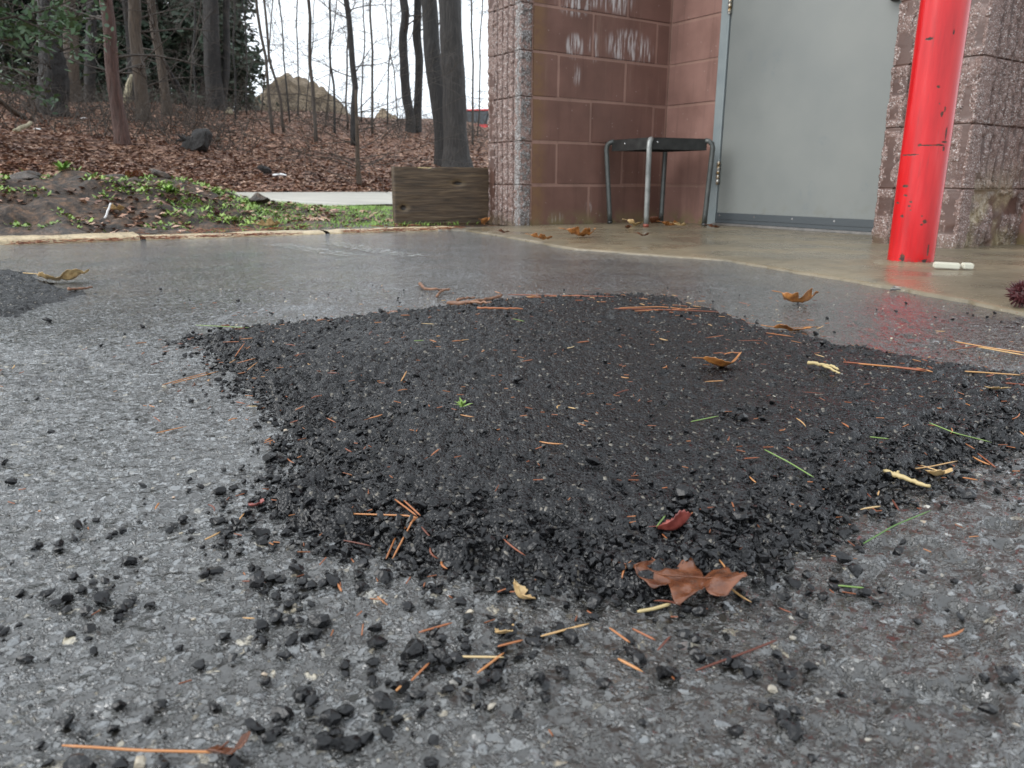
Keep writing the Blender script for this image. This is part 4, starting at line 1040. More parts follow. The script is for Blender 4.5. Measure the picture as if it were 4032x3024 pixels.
for q, (pts, lb) in enumerate(((((3010, 1770), (3110, 1822), (3205, 1880)), 'straight'), (((3660, 1665), (3760, 1705), (3905, 1742)), 'curved'), (((3400, 2140), (3520, 2070), (3665, 2010)), 'jointed'), (((770, 1280), (980, 1290)), 'flat'), (((2585, 2075), (2620, 2030)), 'short'), (((2720, 1660), (2830, 1638)), 'thin'), (((1630, 1342), (1670, 1340)), 'stubby'), (((3425, 1720), (3500, 1728)), 'pale'), (((3300, 2305), (3410, 2316)), 'yellowish'), (((2020, 1255), (2065, 1265)), 'little'))):
    strand('green_needle', pts, 0.00052, MT['gneedle'], {'straight': 'straight bright green needle on the coarse side of the patch', 'curved': 'gently curved green needle near the patch rim facing the bollard', 'jointed': 'long jointed green stem leaning out of the patch onto grey asphalt', 'flat': 'long green needle lying along the pointed end of the patch', 'short': 'short green stalk touching the dark red leaf', 'thin': 'thin green needle in the smooth middle of the patch', 'stubby': 'stubby green needle on the fine far part of the patch', 'pale': 'pale green needle low on the bollard side of the patch', 'yellowish': 'yellowish green needle on bare asphalt past the oak leaf', 'little': 'little green needle close to the far rim of the patch'}[lb], 'needle')
# twigs
def twig(paths, r_, label, m=None, name='twig'):
    mb = MB(); first = None
    for q, pts in enumerate(paths):
        P_ = px_line(pts, 0.006); k_ = np.linspace(0, len(P_) - 1, 5 * len(P_)); P_ = np.stack([np.interp(k_, np.arange(len(P_)), P_[:, c_]) for c_ in range(3)], 1)
        P_ += (rng.random(P_.shape) - 0.5) * r_ * 0.7
        if first is None: first = P_.mean(0)
        mb.tube(P_ - first, r_ * (1 if q == 0 else 0.7) * np.linspace(1, 0.6, len(P_)) * (0.85 + 0.3 * rng.random(len(P_))), 7)
    o = mb.build(name, m or MT['twig']); o.location = Vector(first); return tag(o, label, 'twig')
twig([((1765, 1196), (1860, 1190), (1920, 1176), (1978, 1163)), ((1800, 1180), (1870, 1170)), ((1850, 1192), (1935, 1190))], 0.0042, 'dark forked twig lying just past the far rim of the patch')
twig([((1655, 1118), (1675, 1138), (1770, 1140)), ((1720, 1168), (1735, 1146), (1772, 1138))], 0.0036, 'pale brown hooked twig on the grey asphalt beyond the patch')
twig([((3180, 1430), (3260, 1437), (3300, 1455)), ((3240, 1438), (3308, 1470))], 0.0022, 'knobbly pale twig on the black patch near the curled orange leaf', MT['pale_twig'])
twig([((3480, 1852), (3560, 1880), (3660, 1915)), ((3520, 1868), (3540, 1858))], 0.0022, 'knobbly pale twig among needles at the patch corner', MT['pale_twig'])
twig([((270, 1139), (360, 1132)), ((300, 1137), (330, 1134))], 0.0032, 'thin dark stick beside the small patch')
twig([((3950, 1050), (3975, 1052), (4020, 1046)), ((3964, 1056), (3966, 1040))], 0.0042, 'dark crooked twig on the concrete beside the white scrap')
twig([((3508, 1138), (3545, 1139)), ((3520, 1130), (3640, 1143))], 0.0032, 'grey stick on the concrete in front of the bollard', MT['threshold'])
twig([((1880, 1212), (1990, 1214), (2060, 1216))], 0.0018, 'straight orange brown stem near the far rim of the patch', MT['needle'])
strand('grass_seed_head', ((2510, 2408), (2570, 2398), (2640, 2378)), 0.0010, MT['pale_twig'], 'pale beaded grass seed head under the oak leaf', 'seed head')
# moss sprig on the patch
def sprig(X_, Y_, r_, label, m, n=14, name='moss_sprig', zc=None):
    p_ = px_line([(X_, Y_)])[0] if zc is None else zc; mb = MB()
    for q in range(n):
        a_ = random.uniform(0, 6.28); e_ = random.uniform(0.2, 1.1); L_ = r_ * random.uniform(0.6, 1.1)
        d_ = np.array([math.cos(a_) * math.cos(e_), math.sin(a_) * math.cos(e_), math.sin(e_)]); s_ = np.array([-d_[1], d_[0], 0]) * r_ * 0.16
        mb.add([-s_ * 0.4, s_ * 0.4, d_ * L_ * 0.6 + s_, d_ * L_ * 0.6 - s_, d_ * L_ - AZ * r_ * 0.1], [(0, 1, 2, 3)], [(3, 2, 4)])
    o = mb.build(name, m); o.location = Vector(p_); return tag(o, label, 'plant')
sprig(1820, 1602, 0.010, 'tiny bright green moss sprig in the middle of the patch', MT['weed'])

def leaf_obj(name, X_, Y_, L_, W_, rz, lobes, curl, m, label, lift=0.006, seed=0, tilt=(0, 0), stem=0.25, pos=None, cat='leaf', cup=0.4):
    """a real leaf: lobed outline, folded along the midrib, curled, with thickness and a stalk"""
    r_ = np.random.default_rng(seed + 50)
    nt, nw = 56, 15
    t_ = np.linspace(0, 1, nt)
    env = np.sin(np.pi * np.clip(t_, 0.0, 1) ** 0.85) ** 0.6
    def side(ph):
        if lobes == 0: return W_ / 2 * env * (1 + 0.06 * np.sin(40 * t_ + ph))
        lob = np.abs(np.sin(np.pi * (lobes * t_ + ph))) ** 0.75
        return W_ / 2 * env * (0.22 + 0.85 * lob + 0.10 * np.sin(31 * t_ + ph * 9) * lob)
    wl, wr = side(0.1 + 0.1 * r_.random()), side(0.3 * r_.random())
    V = []
    for i in range(nt):
        for j in range(nw):
            q = j / (nw - 1) * 2 - 1
            wv_ = wl[i] if q < 0 else wr[i]
            yy = q * wv_; shift = 0.12 * L_ * abs(q) * (0.5 if lobes else 0.1)
            xx = t_[i] * L_ + shift * np.clip(1.4 - t_[i], 0, 1)
            zz = cup * abs(yy) * (0.6 + 0.5 * math.sin(5 * t_[i] + seed)) + curl * L_ * ((t_[i] - 0.45) ** 2 - 0.05) + (vnoise(xx * 150 + seed * 9, yy * 150 + 40) - 0.5) * 0.08 * W_ + (vnoise(xx * 60 + seed * 5, yy * 60 + 11) - 0.5) * 0.12 * W_
            V.append((xx - L_ / 2, yy, zz))
    o = mk(name, V, [grid_quads(nt, nw)], m)
    so_ = o.modifiers.new('solid', 'SOLIDIFY'); so_.thickness = 0.0004
    st_ = MB(); mz = [v[2] for v in V[nw // 2::nw]]
    st_.tube([(-L_ / 2 - stem * L_, 0.02 * L_, mz[0] + 0.03 * L_), (-L_ / 2 - stem * L_ * 0.4, 0.0, mz[0] + 0.008 * L_), (-L_ / 2, 0, mz[0]), (-L_ * 0.2, 0, mz[17] + 0.0004), (L_ * 0.2, 0, mz[39] + 0.0004), (L_ * 0.45, 0, mz[-4] + 0.0003)], np.array([0.010, 0.011, 0.010, 0.008, 0.005, 0.002]) * L_, 6)
    st_.build('midrib', m, o)
    p_ = px_line([(X_, Y_)], lift)[0] if pos is None else np.asarray(pos)
    o.location = Vector(p_); o.rotation_euler = (tilt[0], tilt[1], rz)
    return tag(o, label, cat)
leaf_obj('oak_leaf', 2700, 2275, 0.062, 0.046, rad(-22), 3.0, 0.2, MT['oak'], 'large wet brown lobed oak leaf on the front edge of the patch', 0.009, 3, (0.04, -0.06), cup=0.06)
leaf_obj('curled_leaf', 2665, 2075, 0.024, 0.017, rad(22), 0, 1.0, MT['redleaf'], 'small curled dark red leaf on the patch near the oak leaf', 0.006, 5, (-0.75, 0.0), cup=0.9)
leaf_obj('curled_leaf', 2850, 1432, 0.048, 0.020, rad(14), 0, 0.9, MT['orange'], 'orange curled leaf alone on the smooth middle of the patch', 0.006, 8, (-0.5, 0.0), cup=0.7)
leaf_obj('oak_leaf', 3150, 1182, 0.072, 0.05, rad(8), 2.5, 1.1, MT['orange'], 'rusty orange curled leaf on the asphalt between patch and apron', 0.010, 11, (-0.5, 0.1), cup=0.6)
leaf_obj('oak_leaf', 3130, 1295, 0.066, 0.032, rad(-12), 2.0, 0.4, MT['orange'], 'torn orange leaf among needles at the rim of the patch', 0.005, 14, (-0.2, 0.0))
leaf_obj('oak_leaf', 245, 1094, 0.105, 0.05, rad(10), 2.0, 0.7, MT['tanleaf'], 'pale tan curled leaf next to the small patch', 0.012, 16, (-0.4, 0.0), cup=0.5)
leaf_obj('leaf_scrap', 2050, 2340, 0.016, 0.013, rad(-50), 1.5, 1.2, MT['tanleaf'], 'crumpled tan leaf scrap among the black stones before the patch', 0.004, 18, (-0.6, 0.3), stem=0.05, cup=0.8)
leaf_obj('leaf_scrap', 3700, 1866, 0.022, 0.014, rad(15), 1.5, 0.7, MT['tanleaf'], 'yellow tan leaf scrap beside the needle tangle', 0.004, 19, (-0.4, 0), stem=0.05)
leaf_obj('leaf_scrap', 1990, 2485, 0.011, 0.009, rad(40), 1.0, 0.8, MT['tanleaf'], 'tiny pale leaf scrap under long reddish needles', 0.004, 20, (-0.4, 0), stem=0.05)
leaf_obj('leaf_scrap', 905, 2945, 0.016, 0.012, rad(30), 1.5, 1.0, MT['oak'], 'brown leaf scrap at the end of a long golden needle', 0.004, 21, (-0.4, 0), stem=0.05)
leaf_obj('leaf_scrap', 2035, 2190, 0.008, 0.006, rad(80), 1.0, 0.6, MT['oak'], 'tiny brown leaf bit standing between coarse patch stones', 0.004, 22, (-0.9, 0), stem=0.05)
leaf_obj('leaf_scrap', 3930, 1530, 0.022, 0.012, rad(-15), 1.5, 0.4, MT['tanleaf'], 'pale leaf scrap near the patch rim under the bollard side', 0.004, 24, (-0.3, 0), stem=0.05)
leaf_obj('leaf_scrap', 1010, 1985, 0.012, 0.010, rad(60), 1.5, 0.8, MT['redleaf'], 'reddish leaf crumb at the pointed side of the patch', 0.004, 25, (-0.3, 0), stem=0.05)

# leaves on the apron, in the stool corner and along the kerb
ZA = 0.013
def apron_leaf(X_, Y_, L_, W_, rz, lobes, m, label, seed, curl=0.6, tilt=-0.5, z=ZA):
    return leaf_obj('oak_leaf', 0, 0, L_, W_, rz, lobes, curl, m, label, 0, seed, (tilt, 0.1), pos=gp(X_, Y_, z + 0.010), cup=0.5)
apron_leaf(2290, 922, 0.13, 0.07, rad(25), 2.5, MT['orange'], 'orange oak leaf with upturned edge on the apron before the stool', 31, 0.9)
apron_leaf(2130, 935, 0.08, 0.04, rad(0), 2.5, MT['orange'], 'orange oak leaf close to the edge of the apron', 32, 0.4)
apron_leaf(1982, 912, 0.045, 0.025, rad(0), 1.5, MT['oak'], 'little brown leaf on the apron near the pier corner', 33, 0.4)
apron_leaf(2505, 880, 0.10, 0.05, rad(20), 2.5, MT['tanleaf'], 'pale tan oak leaf between the stool legs', 34, 0.9)
apron_leaf(2590, 868, 0.11, 0.06, rad(40), 2.5, MT['oak'], 'brown curled leaf against the back leg of the stool', 35, 1.1, -0.8)
apron_leaf(2640, 884, 0.09, 0.045, rad(-10), 2.0, MT['orange'], 'orange leaf heaped in the recess corner behind the stool', 36, 0.6)
apron_leaf(2680, 886, 0.07, 0.03, rad(10), 2.0, MT['tanleaf'], 'tan leaf by the recess corner next to the door frame', 37, 0.5)
apron_leaf(2810, 893, 0.06, 0.03, rad(-20), 2.0, MT['oak'], 'small brown leaf bits at the foot of the door frame', 38, 0.5)
apron_leaf(2475, 895, 0.05, 0.025, rad(60), 1.5, MT['oak'], 'dark leaf scrap at the front leg of the stool', 39, 0.8)
apron_leaf(2530, 924, 0.05, 0.02, rad(-30), 1.5, MT['oak'], 'slim brown leaf on the open apron ahead of the stool', 40, 0.8)
apron_leaf(1915, 872, 0.09, 0.045, rad(70), 2.0, MT['orange'], 'orange leaf leaning upright against plank and pier', 41, 0.9, -0.9, 0.02)
# white broken plastic strip
pp = gp(3750, 1058, 0.012); ps = thing('plastic_scrap', (pp[0], pp[1], 0.012), 'broken dirty white plastic strip on the apron next to the bollard', 'scrap')
for (x0, x1, rz) in ((-0.046, 0.014, -0.25), (0.018, 0.045, -0.02)):
    bm = bmesh.new(); bmesh.ops.create_cube(bm, size=1.0)
    for v in bm.verts: v.co = Vector((v.co.x * (x1 - x0), v.co.y * 0.018, v.co.z * 0.014))
    bmesh.ops.bevel(bm, geom=list(bm.edges), offset=0.0025, segments=2, affect='EDGES')
    me = bpy.data.meshes.new('piece'); bm.to_mesh(me); bm.free(); me.materials.append(MT['plastic'])
    o = bpy.data.objects.new('piece', me); col.objects.link(o); o.parent = ps; o.location = ((x0 + x1) / 2, -0.008 if x0 > 0 else 0.0, 0.008); o.rotation_euler = (0.1, 0.03, rz)
# dark red spiky burrs
def burr(pos, r_, label):
    bm = bmesh.new(); bmesh.ops.create_icosphere(bm, subdivisions=3, radius=r_ * 0.62)
    res = list(bm.faces)
    for q, f in enumerate(res):
        if q % 2 == 0:
            c_ = f.calc_center_median(); e_ = bmesh.ops.poke(bm, faces=[f])
            for v in e_['verts']: v.co = c_.normalized() * r_ * random.uniform(0.8, 1.08) + Vector((random.uniform(-1, 1), random.uniform(-1, 1), random.uniform(-1, 1))) * r_ * 0.12
    me = bpy.data.meshes.new('burr'); bm.to_mesh(me); bm.free(); me.materials.append(MT['burr'])
    o = bpy.data.objects.new('burr', me); col.objects.link(o); o.location = Vector(pos); return tag(o, label, 'burr')
bp_ = gp(4018, 1205, 0.010); burr((bp_[0], bp_[1], 0.010 + 0.022), 0.027, 'dark red spiky burr on the edge of the concrete apron')

# ------------------------------------------------------------------ woodland
def base_at(X_, D):
    p_ = at(X_, 600, D); return np.array([p_[0], D, float(tz(p_[0], D))])
def wander(p, d, L_, n, bendy, r_):
    pts = [np.array(p, float)]; d = np.array(d, float); d /= np.linalg.norm(d)
    for _ in range(n):
        d = d + (r_.random(3) - 0.5) * bendy; d /= np.linalg.norm(d)
        pts.append(pts[-1] + d * L_ / n)
    return np.array(pts), d
def grow(mb, p, d, L_, r0, depth, r_, rise=0.1, dens=1.0):
    n = 5 if depth > 1 else 4
    pts, dd = wander(p, d, L_, n, 0.42, r_)
    mb.tube(pts, np.linspace(r0, max(r0 * 0.35, 0.0016), n + 1), 5 if r0 > 0.012 else 3, cap=False)
    if depth <= 0: return
    for _ in range(max(1, int((3 + r_.random() * 3) * dens))):
        k_ = r_.uniform(0.25, 1.0) * n; i_ = min(int(k_), n - 1); q = pts[i_] + (pts[i_ + 1] - pts[i_]) * (k_ - i_)
        t_ = pts[i_ + 1] - pts[i_]; t_ /= np.linalg.norm(t_)
        s_ = r_.normal(size=3); s_ -= t_ * np.dot(s_, t_); s_ /= np.linalg.norm(s_)
        nd = t_ * r_.uniform(0.5, 1.0) + s_ * r_.uniform(0.5, 1.0); nd[2] += rise
        grow(mb, q, nd, L_ * r_.uniform(0.35, 0.62), max(r0 * 0.5, 0.0016), depth - 1, r_, rise, dens)
def trunk_path(Xb, Xt, D, H_, wig, r_, mid=None):
    b_ = base_at(Xb, D); tp = at(Xt, 0, D); n = 18
    dirv = (tp - b_) / max(tp[2] - b_[2], 0.3)
    zs_ = np.linspace(-0.15, H_, n); pts = b_ + zs_[:, None] * dirv
    ph = r_.random(4) * 6.28
    pts[:, 0] += wig * (np.sin(zs_ * 2.1 + ph[0]) + 0.5 * np.sin(zs_ * 5.3 + ph[1])) * smooth(0, 0.6, zs_)
    pts[:, 1] += wig * np.sin(zs_ * 1.7 + ph[2])
    if mid is not None:
        for (f_, dx) in mid: pts[:, 0] += dx * np.exp(-((zs_ / H_ - f_) / 0.10) ** 2)
    return pts
def tree(label, Xb, Xt, D, dia, bark, H_=7.0, wig=0.02, nb=14, blen=1.4, seed=0, depth=2, b0=0.12, group=None, name='bare_tree', flare=0.35, twigm=None, crown=None, mid=None, rise=0.25, dens=1.0):
    r_ = np.random.default_rng(seed)
    pts = trunk_path(Xb, Xt, D, H_, wig, r_, mid)
    root = thing(name, tuple(pts[0]), label, 'tree', group)
    n = len(pts); z_ = np.linspace(0, 1, n)
    rad_ = dia / 2 * (1 - 0.45 * z_) * (1 + flare * np.exp(-z_ * H_ / 0.22))
    sides = 14 if dia > 0.15 else 7
    k_ = np.linspace(0, n - 1, n * (3 if dia > 0.15 else 1)); P_ = np.stack([np.interp(k_, np.arange(n), pts[:, c_]) for c_ in range(3)], 1); R_ = np.interp(k_, np.arange(n), rad_)
    mb = MB(); mb.tube(P_ - pts[0], R_, sides)
    if dia > 0.15:
        V = mb.V[0]; m_ = len(P_) * sides; th_ = np.arange(m_) % sides; zi = np.arange(m_) // sides
        ridge = 1 + 0.22 * (vnoise(th_ * 1.7 + seed, zi * 0.13, seed) - 0.5) + 0.16 * (vnoise(th_ * 0.9, zi * 0.7, seed + 2) - 0.5)
        C_ = np.repeat(P_ - pts[0], sides, 0); V[:m_] = C_ + (V[:m_] - C_) * ridge[:, None]
    mb.build('trunk', bark, root)
    br = MB()
    for q in range(nb):
        f_ = b0 + (1 - b0) * r_.random(); i_ = min(int(f_ * (n - 1)), n - 2); p_ = pts[i_] + (pts[i_ + 1] - pts[i_]) * (f_ * (n - 1) - i_)
        a_ = r_.random() * 6.28; d_ = np.array([math.cos(a_), math.sin(a_) * 0.8, rise + 0.3 * r_.random()])
        grow(br, p_ - pts[0], d_, blen * r_.uniform(0.5, 1.2), min(max(dia * 0.10, 0.004), 0.022), depth, r_, 0.1, dens)
    if nb: br.build('branches', twigm or MT['twigs'], root)
    if crown is not None: crown(root, pts, r_)
    return root

def foliage_arrays(C_, size, r_, per=10, droop=0.3):
    """sprays of narrow needle blades round each centre"""
    n = len(C_) * per
    c = np.repeat(C_, per, 0) + r_.normal(size=(n, 3)) * size * 0.9
    d = r_.normal(size=(n, 3)); d[:, 2] = d[:, 2] * 0.45 - droop; d /= np.linalg.norm(d, axis=1)[:, None]
    s = np.cross(d, r_.normal(size=(n, 3))); s /= np.linalg.norm(s, axis=1)[:, None]
    L_ = size * r_.uniform(0.7, 1.5, n)[:, None]; w_ = L_ * 0.22
    V = np.stack([c - s * w_ * 0.5, c + s * w_ * 0.5, c + d * L_ * 0.6 + s * w_, c + d * L_, c + d * L_ * 0.55 - s * w_], 1).reshape(-1, 3)
    b = np.arange(n)[:, None] * 5
    return V, np.concatenate([b + np.array([0, 1, 2, 4])], 1), b + np.array([4, 2, 3])
def conifer_crown(m, z0, z1, rad0, nl, size, per, dens=1.0):
    def f(root, pts, r_):
        br, C_ = MB(), []
        zs_ = np.linspace(-0.15, 1, len(pts))
        H_ = pts[-1][2] - pts[0][2]
        for q in range(nl):
            f_ = r_.uniform(z0, z1) / H_; i_ = min(int(f_ * (len(pts) - 1)), len(pts) - 2); p_ = pts[i_]
            a_ = r_.random() * 6.28; R0 = rad0 * (1 - 0.7 * (f_ - z0 / H_) / max(1e-3, 1 - z0 / H_)) * r_.uniform(0.6, 1.1)
            bp, _ = wander(p_ - pts[0], (math.cos(a_), math.sin(a_), -0.12 + 0.2 * r_.random()), R0, 6, 0.25, r_)
            br.tube(bp, np.linspace(0.022, 0.004, 7), 4, cap=False)
            for k_ in range(1, 7):
                for _ in range(3): C_.append(bp[k_] + r_.normal(size=3) * np.array([0.16, 0.16, 0.10]) * R0 * 0.5)
        br.build('branches', MT['twigs'], root)
        V, Q, T = foliage_arrays(np.array(C_), size, r_, per)
        mb = MB(); mb.add(V, Q, T); mb.build('crown', m, root, False)
    return f

G1 = 'thin bare saplings on the bank'
tree('slim reddish brown trunk rising from the leaves behind the soil verge', 486, 415, 12.0, 0.20, MT['bark_red'], 6, 0.025, 20, 1.9, 1, 2, 0.12, rise=0.0)
tree('tan leaning trunk behind the reddish one', 580, 525, 17.0, 0.27, MT['bark_tan'], 8, 0.03, 22, 1.9, 2, 2, 0.1, rise=0.0)
tree('thinner tan trunk leaning the same way next to the tan leaning trunk', 675, 595, 18.5, 0.20, MT['bark_tan'], 8, 0.03, 26, 1.9, 3, 2, 0.1, rise=0.0)
tree('thick blackish broken trunk wrapped in vines', 228, 190, 16.5, 0.60, MT['bark_dark'], 2.4, 0.02, 26, 1.3, 4, 2, 0.1, flare=0.15)
tree('broad tan brown trunk behind the vine wrapped trunk', 312, 270, 22, 0.42, MT['bark_tan'], 9, 0.03, 8, 1.6, 5, 2, 0.3)
tree('straight black trunk close behind the reddish trunk', 372, 360, 23, 0.30, MT['bark_dark'], 9, 0.02, 10, 1.5, 6, 2, 0.3)
tree('black trunk behind the tan leaning trunk', 540, 500, 24, 0.25, MT['bark_dark'], 9, 0.03, 10, 1.5, 7, 2, 0.3)
tree('dark thick trunk at the edge of the evergreens', 862, 825, 21.5, 0.44, MT['bark_dark'], 9, 0.02, 30, 1.5, 8, 2, 0.3)
tree('dark slimmer stem growing beside the thick trunk at the evergreens', 893, 895, 21.7, 0.20, MT['bark_dark'], 9, 0.04, 20, 1.2, 9, 2, 0.3)
tree('stout grey furrowed trunk behind the plank', 1800, 1772, 12.6, 0.40, MT['bark_grey'], 7, 0.008, 3, 1.0, 10, 1, 0.5, flare=0.45)
tree('dark trunk growing out beside the stout grey one', 1752, 1690, 13.4, 0.30, MT['bark_dark'], 7, 0.01, 5, 1.2, 11, 2, 0.35, mid=((0.22, -0.02),))
tree('black slim trunk, half of the pair on the crest', 1614, 1583, 20.5, 0.24, MT['bark_dark'], 8, 0.05, 16, 1.4, 12, 2, 0.25)
tree('black slim trunk with a fork, other half of the pair on the crest', 1642, 1650, 20.8, 0.22, MT['bark_dark'], 8, 0.04, 16, 1.4, 13, 2, 0.25)
tree('dark knotty middling trunk among the saplings', 1400, 1372, 16.0, 0.13, MT['bark_dark'], 7, 0.04, 26, 1.3, 14, 2, 0.08)
tree('spreading many branched shrub tree rooted at the foot of the bank', 1408, 1396, 10.2, 0.065, MT['bark_tan'], 1.15, 0.03, 24, 1.5, 15, 2, 0.08, rise=0.05)
for q, (xb, xt, D, dia, wg) in enumerate(((935, 925, 19, 0.045, 0.03), (1080, 1012, 16, 0.065, 0.03), (1120, 1042, 17, 0.06, 0.05), (1150, 1098, 19, 0.04, 0.02), (1182, 1172, 21, 0.04, 0.02), (1248, 1212, 15.5, 0.075, 0.03), (1322, 1298, 18, 0.055, 0.04), (1470, 1460, 19, 0.06, 0.02), (1375, 1362, 20, 0.05, 0.03), (1530, 1540, 21, 0.04, 0.03), (1862, 1858, 19, 0.05, 0.015), (1880, 1900, 21, 0.04, 0.02), (985, 960, 20.5, 0.04, 0.03), (1040, 1075, 21, 0.035, 0.03), (1290, 1325, 21.5, 0.035, 0.03), (1430, 1432, 21.5, 0.04, 0.03), (1570, 1520, 22, 0.035, 0.04), (1215, 1240, 22, 0.03, 0.03), (790, 760, 20, 0.06, 0.03), (760, 790, 22, 0.05, 0.03))):
    tree('thin wiry bare sapling on the leafy bank', xb, xt, D, dia, MT['twigs'] if q % 3 else MT['bark_dark'], 6.5, wg, 26, 1.15, 30 + q, 2, 0.10, G1, 'sapling', flare=0.2)
# leaning dead stem and pale split snag
def log(name, a_, b_, r0, r1, m, label, cat='log'):
    a_, b_ = np.array(a_), np.array(b_); mb = MB(); t_ = np.linspace(0, 1, 9)[:, None]; P_ = a_ + (b_ - a_) * t_ + (rng.random((9, 3)) - 0.5) * r0 * 0.5
    mb.tube(P_ - a_, np.linspace(r0, r1, 9), 9); o = mb.build(name, m); o.location = Vector(a_); return tag(o, label, cat)
b_ = base_at(762, 21.0); log('dead_stem', b_, at(625, 215, 20.2), 0.09, 0.05, MT['bark_dark'], 'black dead stem leaning across the evergreens', 'dead stem')
b_ = base_at(512, 20.5); log('snag', b_ - AZ * 0.1, at(518, 290, 20.6), 0.16, 0.03, MT['palewood'], 'pale split snag between the black and tan trunks', 'snag')
b_ = base_at(120, 14.5); log('fallen_branch', b_ + AZ * 0.05, at(-60, 360, 13.5), 0.05, 0.04, MT['bark_tan'], 'fallen branch slanting in front of the vine wrapped trunk', 'branch')
b_ = base_at(70, 12.2); e_ = base_at(140, 12.6); log('fallen_branch', b_ + AZ * 0.05, e_ + AZ * 0.16, 0.035, 0.03, MT['palewood'], 'short pale broken branch lying on the leaves', 'branch')
# evergreen boughs of a near tree and the dark stand behind
tree('bright evergreen with drooping boughs over the soil verge', -260, -300, 9.5, 0.22, MT['bark_red'], 5.0, 0.02, 0, 1, 70, 1, 0.3, name='evergreen_tree', crown=conifer_crown(MT['conifer_near'], 1.25, 4.6, 2.3, 70, 0.08, 10))
for q, (xb, D, H_, R0, z0) in enumerate(((-330, 27, 10, 2.6, 1.0), (-120, 25, 10, 2.6, 1.2), (40, 27, 11, 2.6, 1.0), (190, 29, 11, 2.6, 1.2), (330, 27, 10, 2.2, 1.4), (450, 30, 11, 2.6, 1.0), (590, 27, 10, 2.2, 1.2), (700, 28.5, 11, 2.4, 0.9), (810, 26.5, 9, 1.9, 0.9), (880, 27.5, 8, 1.3, 1.5))):
    tree('dark evergreen in the stand at the top of the bank', xb, xb - 5, D, 0.28, MT['bark_dark'], H_, 0.02, 0, 1, 80 + q, 1, 0.2, 'dark evergreens on top of the bank', 'evergreen_tree', crown=conifer_crown(MT['conifer'], z0, H_, R0, 100, 0.19, 8))
# tangle of thin underbrush on the upper bank, and fallen leaves: uncountable
mb = MB(); r_ = np.random.default_rng(90)
for q in range(1500):
    D = r_.uniform(12.5, 23); Xp = r_.uniform(-300, 1950) if q % 3 else r_.uniform(-300, 900)
    if Xp > 1000 and D < 17: continue
    b_ = base_at(Xp, D); L_ = r_.uniform(0.25, 1.1)
    pts, _ = wander(b_, (r_.normal() * 0.6, r_.normal() * 0.4, r_.uniform(0.3, 1.0)), L_, 4, 0.6, r_)
    mb.tube(pts, np.linspace(0.008, 0.002, 5), 3, cap=False)
    for _ in range(2):
        p2, _ = wander(pts[r_.integers(1, 4)], (r_.normal(), r_.normal() * 0.5, r_.uniform(-0.1, 0.7)), L_ * 0.5, 3, 0.5, r_); mb.tube(p2, np.linspace(0.004, 0.0015, 4), 3, cap=False)
tag(mb.build('underbrush', MT['twigs']), 'brown tangle of thin brush on the upper bank', None, None, 'stuff')
def leaf_cloud(n, sampler, size, m, name, label, seed, lift=0.02, up=0.8):
    r_ = np.random.default_rng(seed); x_, y_, z_ = sampler(n, r_); n = len(x_)
    a_ = r_.random(n) * 6.28; s_ = size * r_.uniform(0.6, 1.3, n)
    e1 = np.stack([np.cos(a_), np.sin(a_), (r_.random(n) - 0.5) * up], 1) * s_[:, None]; e2 = np.stack([-np.sin(a_), np.cos(a_), (r_.random(n) - 0.5) * up], 1) * s_[:, None] * 0.55
    c = np.stack([x_, y_, z_ + lift * r_.random(n)], 1); fold = np.zeros((n, 3)); fold[:, 2] = s_ * r_.uniform(-0.1, 0.45, n)
    V = np.stack([c - e1, c - e2 + fold, c + e1 + fold * 0.3, c + e2 + fold], 1).reshape(-1, 3)
    b = np.arange(n)[:, None] * 4
    return tag(mk(name, V, [np.concatenate([b + np.array([0, 1, 2]), b + np.array([0, 2, 3])])], m, None, False), label, None, None, 'stuff')
def bank(n, r_):
    D = np.exp(r_.uniform(math.log(7.2), math.log(24), n)); k_ = r_.uniform(-0.78, 0.02, n); x_ = k_ * D
    ok = kerb_n(x_, D) > 5.75; x_, D = x_[ok], D[ok]; return x_, D, tz(x_, D)
leaf_cloud(64000, bank, 0.037, MT['litter'], 'leaf_litter', 'brown fallen leaves covering the bank', 91, 0.02, 0.55)
def verge(n, r_):
    t_, n_ = r_.uniform(-4, 1.0, n), r_.uniform(0.2, 2.4, n); x_ = K0[0] + t_ * KU[0] + n_ * KN[0]; y_ = K0[1] + t_ * KU[1] + n_ * KN[1]
    ok = (fbm(x_ * 4, y_ * 4, 44, 3) > 0.46) & ((n_ > 0.5) | (r_.random(n) < 0.3)); return x_[ok], y_[ok], tz(x_[ok], y_[ok])
leaf_cloud(9000, verge, 0.020, MT['litter'], 'verge_leaf_bits', 'brown leaf bits over the soil verge', 92, 0.012)
# grass beside the plank
r_ = np.random.default_rng(93); n = 9000
t_, n_ = r_.uniform(-0.12, 1.5, n), r_.uniform(0.28, 2.3, n)
x_ = K0[0] + t_ * KU[0] + n_ * KN[0]; y_ = K0[1] + t_ * KU[1] + n_ * KN[1]
ok = (fbm(x_ * 5, y_ * 5, 46, 3) + 0.22 * smooth(0.0, 0.35, t_) + 0.15 * smooth(0.3, 0.9, n_) > 0.60); x_, y_ = x_[ok], y_[ok]; n = len(x_)
a_ = r_.random(n) * 6.28; L_ = r_.uniform(0.012, 0.04, n); z_ = tz(x_, y_) - 0.003
c = np.stack([x_, y_, z_], 1); s_ = np.stack([np.cos(a_), np.sin(a_), 0 * a_], 1) * 0.0018; ln = np.stack([np.sin(a_ * 3), np.cos(a_ * 2), np.ones(n) * 1.3], 1); ln *= (L_ / np.linalg.norm(ln, axis=1))[:, None]
